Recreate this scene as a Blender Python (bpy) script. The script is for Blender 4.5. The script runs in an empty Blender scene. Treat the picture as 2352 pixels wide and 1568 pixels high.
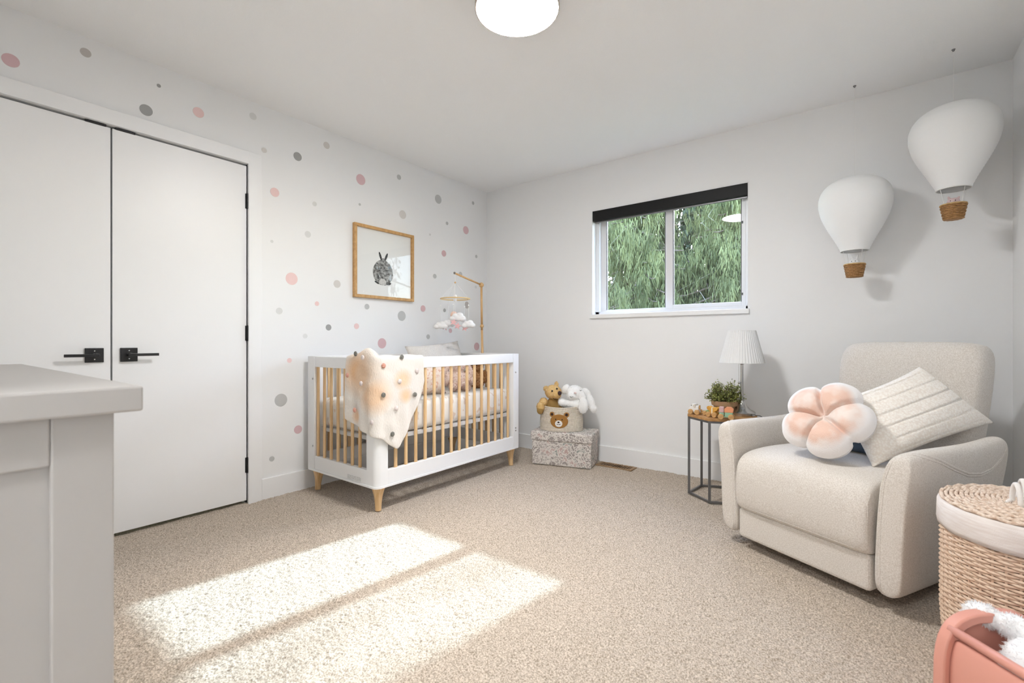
import bpy, math, random
import numpy as np
from mathutils import Vector, Matrix
random.seed(7); RNG = np.random.default_rng(7)
PI = math.pi; R = math.radians
scn = bpy.context.scene
COL = scn.collection

# ------------------------------------------------------------------ camera
cam = bpy.data.cameras.new('camera'); camo = bpy.data.objects.new('camera', cam); COL.objects.link(camo)
camo.location = (3.002, -3.515, 0.976); camo.rotation_euler = (R(90), 0, R(37.42))
cam.sensor_width = 36.0; cam.lens = 16.51; cam.clip_start = 0.02; cam.clip_end = 200
cam.dof.use_dof = True; cam.dof.focus_distance = 3.0; cam.dof.aperture_fstop = 4.5
scn.camera = camo

# ------------------------------------------------------------------ sky, sun, exposure
SUN_DIR = Vector((-.262, -1.92, -1.242)).normalized()
w = bpy.data.worlds.new('sky'); scn.world = w; w.use_nodes = True
nt = w.node_tree; bg = nt.nodes['Background']
sky = nt.nodes.new('ShaderNodeTexSky'); sky.sky_type = 'NISHITA'; sky.sun_disc = False
sky.sun_elevation = R(32.6); sky.sun_rotation = R(7.8); sky.air_density = 1.0; sky.dust_density = 1.0; sky.ozone_density = 1.0
nt.links.new(sky.outputs[0], bg.inputs[0]); bg.inputs[1].default_value = 2.6
sl = bpy.data.lights.new('sun', 'SUN'); sl.energy = 8.5; sl.angle = R(1.0); sl.color = (0.66, 0.86, 1.0)
slo = bpy.data.objects.new('sun', sl); COL.objects.link(slo); slo.rotation_euler = SUN_DIR.to_track_quat('-Z', 'Y').to_euler(); slo.location = (2.5, 6, 8)
CEILING_LAMP = 112.0
HALL_FILL = 110.0  # strength of the fill light added in the unseen hall
LAMP_COLOUR = (.985, .995, 1.0)
scn.view_settings.view_transform = 'Standard'; scn.view_settings.look = 'None'
scn.view_settings.gamma = 1.0; scn.view_settings.use_curve_mapping = False
scn.view_settings.exposure = 0.22

# ------------------------------------------------------------------ materials
MATS = {}
def _n(nt, t, **kw):
    n = nt.nodes.new(t)
    for k, v in kw.items(): setattr(n, k, v)
    return n
def rgba(c): return (c[0], c[1], c[2], 1)
def M(name, col, rough=.55, metal=0., col2=None, vscale=(8, 8, 8), vdetail=3, vlo=.35, vhi=.65, bscale=None, bstr=.3, bdist=.002, bdetail=2,
      sheen=0., sss=0., emit=None, trans=0., spec=.5, rnd=0., wave=None):
    """procedural principled material: colour varied by noise (stretched by vscale), optional bump"""
    if name in MATS: return MATS[name]
    m = bpy.data.materials.new(name); m.use_nodes = True; nt = m.node_tree
    b = nt.nodes['Principled BSDF']; L = nt.links.new
    b.inputs['Base Color'].default_value = rgba(col); b.inputs['Roughness'].default_value = rough
    b.inputs['Metallic'].default_value = metal; b.inputs['Specular IOR Level'].default_value = spec
    tc = _n(nt, 'ShaderNodeTexCoord')
    out = None
    if col2 is not None:
        mp = _n(nt, 'ShaderNodeMapping'); mp.inputs['Scale'].default_value = vscale; L(tc.outputs['Object'], mp.inputs[0])
        vec = mp.outputs[0]
        if rnd:
            oi = _n(nt, 'ShaderNodeObjectInfo'); ad = _n(nt, 'ShaderNodeVectorMath', operation='MULTIPLY_ADD')
            L(oi.outputs['Random'], ad.inputs[0]); ad.inputs[1].default_value = (37, 53, 71); L(vec, ad.inputs[2]); vec = ad.outputs[0]
        if wave:
            tx = _n(nt, 'ShaderNodeTexWave'); tx.inputs['Scale'].default_value = 1.0; tx.inputs['Distortion'].default_value = wave
            tx.inputs['Detail'].default_value = 3; tx.inputs['Detail Scale'].default_value = 1.2; f_ = tx.outputs['Fac']; L(vec, tx.inputs['Vector'])
        else:
            tx = _n(nt, 'ShaderNodeTexNoise'); tx.inputs['Scale'].default_value = 1.0; tx.inputs['Detail'].default_value = vdetail; f_ = tx.outputs['Fac']; L(vec, tx.inputs['Vector'])
        mr = _n(nt, 'ShaderNodeMapRange'); mr.inputs['From Min'].default_value = vlo; mr.inputs['From Max'].default_value = vhi
        L(f_, mr.inputs[0])
        mx = _n(nt, 'ShaderNodeMix', data_type='RGBA'); L(mr.outputs[0], mx.inputs['Factor'])
        mx.inputs[6].default_value = rgba(col); mx.inputs[7].default_value = rgba(col2); L(mx.outputs[2], b.inputs['Base Color'])
    if bscale:
        bs = bscale if isinstance(bscale, tuple) else (bscale,)*3
        mp2 = _n(nt, 'ShaderNodeMapping'); mp2.inputs['Scale'].default_value = bs; L(tc.outputs['Object'], mp2.inputs[0])
        n2 = _n(nt, 'ShaderNodeTexNoise'); n2.inputs['Scale'].default_value = 1.0; n2.inputs['Detail'].default_value = bdetail; L(mp2.outputs[0], n2.inputs['Vector'])
        bp = _n(nt, 'ShaderNodeBump'); bp.inputs['Strength'].default_value = bstr; bp.inputs['Distance'].default_value = bdist
        L(n2.outputs['Fac'], bp.inputs['Height']); L(bp.outputs[0], b.inputs['Normal'])
    if sheen: b.inputs['Sheen Weight'].default_value = sheen; b.inputs['Sheen Roughness'].default_value = .5
    if sss: b.inputs['Subsurface Weight'].default_value = sss; b.inputs['Subsurface Radius'].default_value = (.01, .008, .006)
    if trans: b.inputs['Transmission Weight'].default_value = trans
    if emit: b.inputs['Emission Color'].default_value = rgba(emit[0]); b.inputs['Emission Strength'].default_value = emit[1]
    MATS[name] = m
    return m

# ------------------------------------------------------------------ mesh building
class MB:
    def __init__(s): s.v = []; s.f = []
    def add(s, vs, fs):
        o = len(s.v); s.v += [tuple(p) for p in vs]; s.f += [tuple(i + o for i in f) for f in fs]; return s
    def box(s, x0, x1, y0, y1, z0, z1):
        return s.add([(x0,y0,z0),(x1,y0,z0),(x1,y1,z0),(x0,y1,z0),(x0,y0,z1),(x1,y0,z1),(x1,y1,z1),(x0,y1,z1)],
                     [(0,3,2,1),(4,5,6,7),(0,1,5,4),(1,2,6,5),(2,3,7,6),(3,0,4,7)])
    def loft(s, rings, cap=True, closed=True):
        n = len(rings[0]); vs = [p for r in rings for p in r]; fs = []
        for i in range(len(rings)-1):
            for j in range(n if closed else n-1):
                k = (j+1) % n; fs.append((i*n+j, i*n+k, (i+1)*n+k, (i+1)*n+j))
        if cap and closed:
            fs.append(tuple(range(n-1, -1, -1))); b = (len(rings)-1)*n; fs.append(tuple(range(b, b+n)))
        return s.add(vs, fs)
    def tube(s, pts, r, n=8, cap=True, closed=False):
        pts = [Vector(p) for p in pts]; N = len(pts); rings = []; up = None
        rs = r if isinstance(r, (list, tuple)) else [r]*N
        for i, p in enumerate(pts):
            if closed: t = pts[(i+1) % N] - pts[i-1]
            else: t = pts[min(i+1, N-1)] - pts[max(i-1, 0)]
            if t.length < 1e-9: t = Vector((0,0,1))
            t.normalize()
            if up is None: up = Vector((0,0,1)) if abs(t.z) < .9 else Vector((1,0,0))
            a = t.cross(up)
            if a.length < 1e-6: a = t.orthogonal()
            a.normalize(); b = a.cross(t).normalized(); up = b
            rings.append([p + (a*math.cos(2*PI*k/n) + b*math.sin(2*PI*k/n))*rs[i] for k in range(n)])
        if closed: rings.append(rings[0])
        return s.loft(rings, cap=cap and not closed)
    def lathe(s, prof, n=24, c=(0,0,0), cap=True, sx=1., sy=1.):
        return s.loft([[(c[0]+r*sx*math.cos(2*PI*k/n), c[1]+r*sy*math.sin(2*PI*k/n), c[2]+z) for k in range(n)] for r, z in prof], cap=cap)
    def ell(s, c, r, nu=14, nv=9, rot=None):
        if not isinstance(r, (tuple, list)): r = (r, r, r)
        vs = []; fs = []
        for i in range(1, nv):
            th = PI*i/nv
            for k in range(nu):
                ph = 2*PI*k/nu; vs.append(Vector((r[0]*math.sin(th)*math.cos(ph), r[1]*math.sin(th)*math.sin(ph), r[2]*math.cos(th))))
        vs += [Vector((0,0,r[2])), Vector((0,0,-r[2]))]; T = len(vs)-2
        for i in range(nv-2):
            for k in range(nu):
                k2 = (k+1) % nu; fs.append((i*nu+k, (i+1)*nu+k, (i+1)*nu+k2, i*nu+k2))
        for k in range(nu):
            k2 = (k+1) % nu; fs.append((T, k, k2)); b = (nv-2)*nu; fs.append((T+1, b+k2, b+k))
        if rot is not None: vs = [rot @ p for p in vs]
        return s.add([p + Vector(c) for p in vs], fs)
    def prism(s, poly, z0, z1):
        n = len(poly)
        return s.add([(x,y,z0) for x,y in poly] + [(x,y,z1) for x,y in poly],
                     [tuple(range(n-1,-1,-1)), tuple(range(n, 2*n))] + [(i, (i+1)%n, n+(i+1)%n, n+i) for i in range(n)])
    def grid(s, P):
        nr, nc = len(P), len(P[0])
        return s.add([p for r in P for p in r], [(i*nc+j, i*nc+j+1, (i+1)*nc+j+1, (i+1)*nc+j) for i in range(nr-1) for j in range(nc-1)])
    def xf(s, mat): s.v = [tuple(mat @ Vector(p)) for p in s.v]; return s
    def build(s, name, mat, parent=None, smooth=False, bevel=0., bseg=2, subd=0, solid=0., loc=None, rot=None, ang=None, fix=False):
        me = bpy.data.meshes.new(name); me.from_pydata(s.v, [], s.f); me.update()
        if fix:
            import bmesh
            bm = bmesh.new(); bm.from_mesh(me); bmesh.ops.remove_doubles(bm, verts=bm.verts, dist=1e-5); bmesh.ops.recalc_face_normals(bm, faces=bm.faces); bm.to_mesh(me); bm.free()
        return obj(name, me, mat, parent, smooth, bevel, bseg, subd, solid, loc, rot, ang)
def obj(name, me, mat, parent=None, smooth=False, bevel=0., bseg=2, subd=0, solid=0., loc=None, rot=None, ang=None):
    o = bpy.data.objects.new(name, me); COL.objects.link(o)
    if mat is not None and not me.materials: me.materials.append(mat)
    if smooth: me.polygons.foreach_set('use_smooth', [True]*len(me.polygons))
    if solid: md = o.modifiers.new('thickness', 'SOLIDIFY'); md.thickness = solid; md.offset = 0
    if bevel: md = o.modifiers.new('bevel', 'BEVEL'); md.width = bevel; md.segments = bseg; md.limit_method = 'ANGLE'; md.angle_limit = R(35)
    if subd: md = o.modifiers.new('subdivision', 'SUBSURF'); md.levels = subd; md.render_levels = subd
    if ang and smooth:
        try: me.set_sharp_from_angle(angle=R(ang))
        except Exception: pass
    if parent is not None: o.parent = parent
    if loc is not None: o.location = loc
    if rot is not None: o.rotation_euler = rot
    return o
def tag(o, label, cat, group=None):
    o['label'] = label; o['category'] = cat
    if group: o['group'] = group
    return o
def thing(name, label, cat, loc=(0,0,0), rotz=0., group=None, rot=None):
    o = bpy.data.objects.new(name, None); COL.objects.link(o); o.empty_display_size = .05
    o.location = loc; o.rotation_euler = rot if rot is not None else (0,0,rotz)
    return tag(o, label, cat, group)
def struct(o): o['kind'] = 'structure'; return o
def stuff(o): o['kind'] = 'stuff'; return o
def blob(name, ells, mat, parent, voxel=.006, smooth_it=5, fur=0, furlen=.008, furw=.0025, fur_mat=None, seed=1):
    """one continuous soft body grown over overlapping ellipsoids (centre, radii, rotation euler)"""
    mb = MB(); E = []
    for e in ells:
        c, r = e[0], e[1]; r = r if isinstance(r, (tuple, list)) else (r, r, r)
        q = Matrix.Identity(3) if len(e) < 3 else Matrix(__import__('mathutils').Euler(e[2]).to_matrix())
        mb.ell(c, r, 18, 12, q); E.append((np.array(c, float), np.array(r, float), np.array(q)))
    o = mb.build(name, mat, parent, smooth=True)
    md = o.modifiers.new('union', 'REMESH'); md.mode = 'VOXEL'; md.voxel_size = voxel; md.use_smooth_shade = True
    md = o.modifiers.new('smooth', 'SMOOTH'); md.iterations = smooth_it; md.factor = .5
    if fur:
        rg = np.random.default_rng(seed); areas = np.array([r[0]*r[1]+r[1]*r[2]+r[0]*r[2] for _, r, _ in E]); areas /= areas.sum()
        V = []; F = []
        for (c, r, q), a in zip(E, areas):
            n = int(fur*a); d = rg.normal(size=(n,3)); d /= np.linalg.norm(d, axis=1)[:,None]
            p = (d*r*.97) @ q.T + c; nn = (d/r) @ q.T; nn /= np.linalg.norm(nn, axis=1)[:,None]
            keep = np.ones(n, bool)
            for c2, r2, q2 in E:
                if c2 is c: continue
                keep &= (((p-c2) @ q2 / r2)**2).sum(1) > .96
            p = p[keep]; nn = nn[keep]
            for pi, ni in zip(p, nn):
                t = np.cross(ni, rg.normal(size=3)); t /= np.linalg.norm(t)+1e-9
                dr = ni + rg.normal(size=3)*.55 + np.array([0,0,-.25]); dr /= np.linalg.norm(dr); l = furlen*rg.uniform(.6,1.3); k = len(V)
                V += [tuple(pi - t*furw), tuple(pi + t*furw), tuple(pi + dr*l)]; F.append((k,k+1,k+2))
        me = bpy.data.meshes.new('fur'); me.from_pydata(V, [], F); me.update()
        stuff(obj('fur', me, fur_mat or fuzz(mat), parent))
    return o

def fuzz(mat):
    nm = mat.name + '_fuzz'
    if nm in MATS: return MATS[nm]
    c = tuple(mat.node_tree.nodes['Principled BSDF'].inputs['Base Color'].default_value); m = bpy.data.materials.new(nm); m.use_nodes = True; nt = m.node_tree
    p = nt.nodes['Principled BSDF']; p.inputs['Base Color'].default_value = c; p.inputs['Roughness'].default_value = 1; p.inputs['Specular IOR Level'].default_value = 0
    o = [n for n in nt.nodes if n.type == 'OUTPUT_MATERIAL'][0]; tr = _n(nt, 'ShaderNodeBsdfTranslucent'); tr.inputs[0].default_value = c; ms_ = _n(nt, 'ShaderNodeMixShader'); ms_.inputs[0].default_value = .5
    nt.links.new(p.outputs[0], ms_.inputs[1]); nt.links.new(tr.outputs[0], ms_.inputs[2]); nt.links.new(ms_.outputs[0], o.inputs[0]); MATS[nm] = m
    return m
# ------------------------------------------------------------------ shared materials
m_wall = M('wall_paint', (.895, .893, .89), .75, bscale=90, bstr=.06, bdist=.001)
m_ceil = M('ceiling_paint', (.965, .965, .965), .85, bscale=160, bstr=.25, bdist=.002)
m_trim = M('trim_paint', (.91, .91, .91), .4)
m_door = M('door_paint', (.91, .91, .91), .38)
m_black = M('black_metal', (.008, .008, .009), .35)
m_white = M('white_lacquer', (.91, .91, .91), .35)
m_wood = M('light_wood', (.83, .59, .33), .45, col2=(.62, .38, .17), vscale=(60, 60, 3.0), vdetail=4, vlo=.38, vhi=.7, rnd=1)
m_steel = M('brushed_steel', (.50, .49, .475), .22, metal=1.0, bscale=(8, 8, 300), bstr=.1, bdist=.0005)
m_string = M('white_string', (.85, .84, .82), .8)
# ================================================================== structure
XR, YB, H = 3.585, -3.85, 2.44
# carpet: every tuft is a raised point of one dense pile surface
def carpet():
    st = .0062; nx = int(XR/st)+2; ny = int(-YB/st)+2
    xs = np.linspace(-.02, XR+.02, nx); ys = np.linspace(YB-.02, .02, ny)
    X, Y = np.meshgrid(xs, ys); rg = np.random.default_rng(3)
    Z = rg.uniform(-.0062, .0, X.shape) + .0018*np.sin(X*31+Y*17)*np.sin(Y*23-X*11)
    X = X + rg.uniform(-.0024, .0024, X.shape); Y = Y + rg.uniform(-.0024, .0024, X.shape)
    co = np.stack([X, Y, Z], -1).reshape(-1, 3).astype(np.float32)
    i = np.arange((ny-1)*(nx-1)); r = i//(nx-1); c = i % (nx-1); a = r*nx+c
    q = np.stack([a, a+1, a+nx+1, a+nx], 1).astype(np.int32)
    me = bpy.data.meshes.new('floor'); me.vertices.add(len(co)); me.vertices.foreach_set('co', co.ravel())
    me.loops.add(q.size); me.loops.foreach_set('vertex_index', q.ravel()); me.polygons.add(len(q))
    me.polygons.foreach_set('loop_start', np.arange(0, q.size, 4, dtype=np.int32)); me.polygons.foreach_set('loop_total', np.full(len(q), 4, np.int32))
    me.update(calc_edges=True)
    return me
m_carpet = M('carpet_pile', (.28, .225, .17), .95, col2=(.68, .585, .485), vscale=(190, 190, 60), vdetail=4, vlo=.34, vhi=.66, sheen=.15, spec=.1)
fl = struct(obj('floor', carpet(), m_carpet)); fl['label'] = 'beige speckled cut pile carpet covering the whole room'
sub = MB().box(-.15, XR+.15, YB-.15, .15, -.12, -.012).build('slab', m_carpet, fl)
c = struct(MB().box(-.15, XR+.15, YB-.15, .15, H, H+.12).build('ceiling', m_ceil)); c['label'] = 'plain white ceiling with fine texture'
# left wall with the closet opening
CY0, CY1, CZ = -3.510, -2.230, 2.048
wl = MB(); wl.box(-.13, 0, CY1, .14, -.012, H); wl.box(-.13, 0, YB-.14, CY0, -.012, H); wl.box(-.13, 0, CY0, CY1, CZ, H)
wl.box(-.68, -.62, CY0-.2, CY1+.2, -.012, H); wl.box(-.62, -.13, CY0-.2, CY0-.15, -.012, H); wl.box(-.62, -.13, CY1+.15, CY1+.2, -.012, H); wl.box(-.62, -.13, CY0-.15, CY1+.15, H-.02, H)
o = struct(wl.build('wall_left', m_wall)); o['label'] = 'white wall with closet doors and scattered dot stickers'
# window wall
WX0, WX1, WZ0, WZ1 = 1.152, 2.338, 1.200, 2.062
ww = MB(); ww.box(-.13, WX0, 0, .14, -.012, H); ww.box(WX1, XR+.13, 0, .14, -.012, H); ww.box(WX0, WX1, 0, .14, -.012, WZ0-.03); ww.box(WX0, WX1, 0, .14, WZ1, H)
o = struct(ww.build('wall_window', m_wall)); o['label'] = 'white wall with the window in it'
o = struct(MB().box(XR, XR+.13, YB-.14, 0, -.012, H).build('wall_right', m_wall)); o['label'] = 'white side wall beside the armchair'
HX0, HX1, HZ1 = 2.12, 3.04, 2.05  # doorway added out of view so hall light reaches the room
wb_ = MB(); wb_.box(0, HX0, YB-.14, YB, -.012, H); wb_.box(HX1, XR, YB-.14, YB, -.012, H); wb_.box(HX0, HX1, YB-.14, YB, HZ1, H)
o = struct(wb_.build('wall_back', m_wall)); o['label'] = 'white wall behind the dresser with an unseen doorway added for fill light'
# unseen hallway, added with its lamp to brighten surfaces facing the camera
HY = YB-.14-1.25
o = struct(MB().box(.9, 4.3, HY-.1, YB-.14, -.06, -.004).build('floor_added_hall', m_carpet)); o = struct(MB().box(.9, 4.3, HY-.1, YB-.14, H, H+.1).build('ceiling_added_hall', m_ceil))
o = struct(MB().box(.9, 4.3, HY-.1, HY, 0, H).build('wall_added_hall', m_wall)); o = struct(MB().box(.8, .9, HY-.1, YB-.14, 0, H).build('wall_added_hall_left', m_wall)); o = struct(MB().box(4.3, 4.4, HY-.1, YB-.14, 0, H).build('wall_added_hall_right', m_wall))

# baseboards
BH, BT = .125, .015
def bb(name, *b):
    return struct(MB().box(*b).build(name, m_trim, bevel=.003))
bb('baseboard_left', 0, BT, -2.150, 0, -.008, BH)
bb('baseboard_window', BT, XR-BT, -BT, 0, -.008, BH)
bb('baseboard_right', XR-BT, XR, YB+BT, 0, -.008, BH)
bb('baseboard_back', BT, HX0-.07, YB, YB+BT, -.008, BH)
for k_, bx_ in enumerate(((HX0-.07, HX0, 2.12), (HX1, HX1+.07, 2.12))): struct(MB().box(bx_[0], bx_[1], YB, YB+.018, -.006, 2.12).build('trim_%d' % (5+k_), m_trim, bevel=.002))  # casing of the added doorway
struct(MB().box(HX0, HX1, YB, YB+.018, HZ1, 2.12).build('trim_7', m_trim, bevel=.002))
bb('baseboard_corner', 0, BT, YB, CY0-.08, -.008, BH)
# closet casing
CT = .020
def casing(name, label, *b):
    o = struct(MB().box(*b).build(name, m_trim, bevel=.002)); o['label'] = label
casing('trim_1', 'flat white casing down the right side of the closet', 0, CT, CY1, -2.152, -.006, 2.122)
casing('trim_2', 'flat white casing down the left side of the closet', 0, CT, CY0-.078, CY0, -.006, 2.122)
casing('trim_3', 'flat white head casing across the closet', 0, CT+.003, CY0, CY1, CZ, 2.122)
jb = MB(); jb.box(-.13, 0, CY1, CY1+.002, 0, CZ); jb.box(-.075, -.060, CY0, CY1, CZ-.010, CZ)
struct(jb.build('trim_4', m_trim)); bpy.data.objects['trim_4']['label'] = 'thin white door stop inside the closet frame'
# closet doors
def closet_door(name, label, y0, y1, hinge_side, knob_y, lever_dir):
    d = struct(MB().box(-.036, -.001, y0, y1, .016, CZ-.011).build(name, m_door, bevel=.0015)); d['label'] = label
    hy = y1+.002 if hinge_side > 0 else y0-.002
    for z in (.229, 1.026, 1.824):
        h = MB(); h.lathe([(.0065, z-.046), (.0065, z+.046)], 10, (.006, hy, 0)); h.box(-.001, .0015, hy-.010 if hinge_side > 0 else hy, hy if hinge_side > 0 else hy+.010, z-.045, z+.045)
        h.build('hinge', m_black, d, smooth=True, ang=40)
    hd = MB().box(-.001, .009, knob_y-.035, knob_y+.035, .874, .944).build('handle', m_black, d, bevel=.002); hd['label'] = 'matte black square lever handle'
    lv = MB(); lv.tube([(.008, knob_y, .909), (.048, knob_y, .909)], .0105, 14)
    lv.box(.040, .050, min(knob_y-.012*lever_dir, knob_y+.115*lever_dir), max(knob_y-.012*lever_dir, knob_y+.115*lever_dir), .902, .916)
    lv.build('lever', m_black, hd, bevel=.0015)
    sc = MB()
    for z in (.889, .930): sc.lathe([(.003, 0), (.003, .001)], 8, (0, 0, 0)); sc.v[-16:] = [(.009 + p[2], knob_y + p[0], z + p[1]) for p in sc.v[-16:]]
    sc.build('screw', m_steel, hd)
    return d
closet_door('door_1', 'white flat closet door on the right with black lever', -2.8665, CY1-.004, 1, -2.802, 1)
closet_door('door_2', 'white flat closet door on the left with black lever', CY0+.004, -2.8735, -1, -2.936, -1)
for i, y in enumerate((-2.930, -2.815)):
    k = MB(); k.box(-.030, .004, y-.032, y+.032, CZ-.010, CZ-.0005); k.box(-.025, .0015, y-.040, y+.040, CZ-.013, CZ-.001)
    tag(k.build('door_catch', m_black, bevel=.0015), ('black roller catch over the left closet door', 'black roller catch over the right closet door')[i], 'door catch', 'closet door catches')

# window: vinyl slider
m_vinyl = M('white_vinyl', (.80, .80, .805), .35)
m_jamb = m_trim
m_glass = bpy.data.materials.new('window_glass'); m_glass.use_nodes = True; nt = m_glass.node_tree
nt.nodes.clear(); L = nt.links.new
go = _n(nt, 'ShaderNodeOutputMaterial'); gm = _n(nt, 'ShaderNodeMixShader'); gt = _n(nt, 'ShaderNodeBsdfTransparent'); gg = _n(nt, 'ShaderNodeBsdfGlossy')
gt.inputs[0].default_value = (.97, .98, .978, 1); gg.inputs['Roughness'].default_value = .02; fr = _n(nt, 'ShaderNodeLayerWeight'); fr.inputs[0].default_value = .5; fp = _n(nt, 'ShaderNodeMath', operation='POWER'); fp.inputs[1].default_value = 5; fm = _n(nt, 'ShaderNodeMath', operation='MULTIPLY_ADD'); fm.inputs[1].default_value = .92; fm.inputs[2].default_value = .07
L(fr.outputs['Facing'], fp.inputs[0]); L(fp.outputs[0], fm.inputs[0]); L(fm.outputs[0], gm.inputs[0]); L(gt.outputs[0], gm.inputs[1]); L(gg.outputs[0], gm.inputs[2]); L(gm.outputs[0], go.inputs[0])
win = bpy.data.objects.new('window_1', None); COL.objects.link(win); win.location = (0, 0, 0); struct(win); win['label'] = 'white sliding window looking onto cedar trees'
fr_ = MB(); F0, F1 = .060, .135
fr_.box(WX0, WX0+.038, F0, F1, WZ0, WZ1); fr_.box(WX1-.030, WX1, F0, F1, WZ0, WZ1); fr_.box(WX0, WX1, F0, F1, WZ0, WZ0+.026); fr_.box(WX0, WX1, F0, F1, WZ1-.03, WZ1)
fr_.build('frame', m_vinyl, win, bevel=.003)
def sash(x0, x1, y0, y1, wl_, wr, zb, label):
    s = MB(); z0, z1 = WZ0+.022, WZ1-.026
    s.box(x0, x0+wl_, y0, y1, z0, z1); s.box(x1-wr, x1, y0, y1, z0, z1); s.box(x0+wl_, x1-wr, y0, y1, z0, zb); s.box(x0+wl_, x1-wr, y0, y1, z1-.035, z1)
    so = s.build('sash', m_vinyl, win, bevel=.003); so['label'] = label
    bd = MB(); e = .006
    bd.box(x0+wl_, x0+wl_+e, y0+.004, y1-.004, zb, z1-.035); bd.box(x1-wr-e, x1-wr, y0+.004, y1-.004, zb, z1-.035)
    bd.build('glazing_bead', M('glazing_seal', (.12, .12, .125), .5), so)
    p = MB().add([(x0+wl_, (y0+y1)/2, zb), (x1-wr, (y0+y1)/2, zb), (x1-wr, (y0+y1)/2, z1-.035), (x0+wl_, (y0+y1)/2, z1-.035)], [(0,1,2,3)]).build('pane', m_glass, so)
    return so
sash(WX0+.030, 1.790, .098, .124, .052, .055, 1.240, 'outer fixed sash')
s2 = sash(1.752, WX1-.022, .066, .094, .050, .034, 1.255, 'sliding sash nearer the room')
lk = MB(); lk.box(2.284, 2.292, .058, .068, 1.30, 1.316); lk.box(2.284, 2.292, .058, .068, 1.80, 1.816); lk.build('latch', M('latch_grey', (.12, .12, .12), .5), s2)
MB().box(WX0-.014, WX1+.006, -.020, .062, WZ0-.033, WZ0).build('sill', m_trim, win, bevel=.003)
rv = MB(); rv.box(WX0-.0005, WX0+.004, .0, .062, WZ0, WZ1); rv.box(WX1-.004, WX1+.0005, .0, .062, WZ0, WZ1); rv.box(WX0, WX1, 0, .062, WZ1-.004, WZ1+.0005)
rv.build('jamb_liner', m_trim, win)
# roller blind inside the opening
bl = thing('roller_blind', 'black roller blind cassette across the top of the window', 'blind', (0, 0, 1.965))
m_blk = M('black_cassette', (.010, .010, .010), .45, spec=.25)
MB().box(WX0+.008, WX1-.004, -.006, .052, .008, .092).build('cassette', m_blk, bl, bevel=.004)
MB().box(WX0+.014, WX1-.010, .020, .034, -.004, .010).build('bottom_rail', M('rail_grey', (.28, .28, .29), .35, metal=.6), bl, bevel=.003)

# the room's ceiling light, and an added fill light in the unseen hall
def ceiling_light(label, x, y, power):
    cl = thing('ceiling_light', label, 'ceiling light', (x, y, H))
    MB().lathe([(.155, 0), (.160, -.012), (.160, -.048)], 48).build('canopy', M('canopy_white', (.8, .8, .8), .4), cl, smooth=True, ang=40)
    m_dif = M('lamp_diffuser_%d' % power, (.9, .88, .84), .5, emit=(LAMP_COLOUR, power))
    MB().lathe([(.168, -.060), (.1685, -.096), (.160, -.101), (.120, -.107), (.05, -.110), (.002, -.111)], 48).build('diffuser', m_dif, cl, smooth=True)
    rm = MB(); rm.lathe([(.158, -.046), (.1735, -.046), (.1740, -.090), (.1735, -.099), (.1690, -.0995), (.1690, -.060)], 48, cap=False)
    rm.build('rim', M('rim_nickel', (.62, .52, .44), .35, metal=1.0), cl, smooth=True, ang=40)
ceiling_light('round flush ceiling light glowing white in a thin metal rim', 1.843, -1.965, CEILING_LAMP)
ceiling_light('round flush fill light added in the unseen hallway behind the camera', 2.60, -4.62, HALL_FILL)

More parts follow.
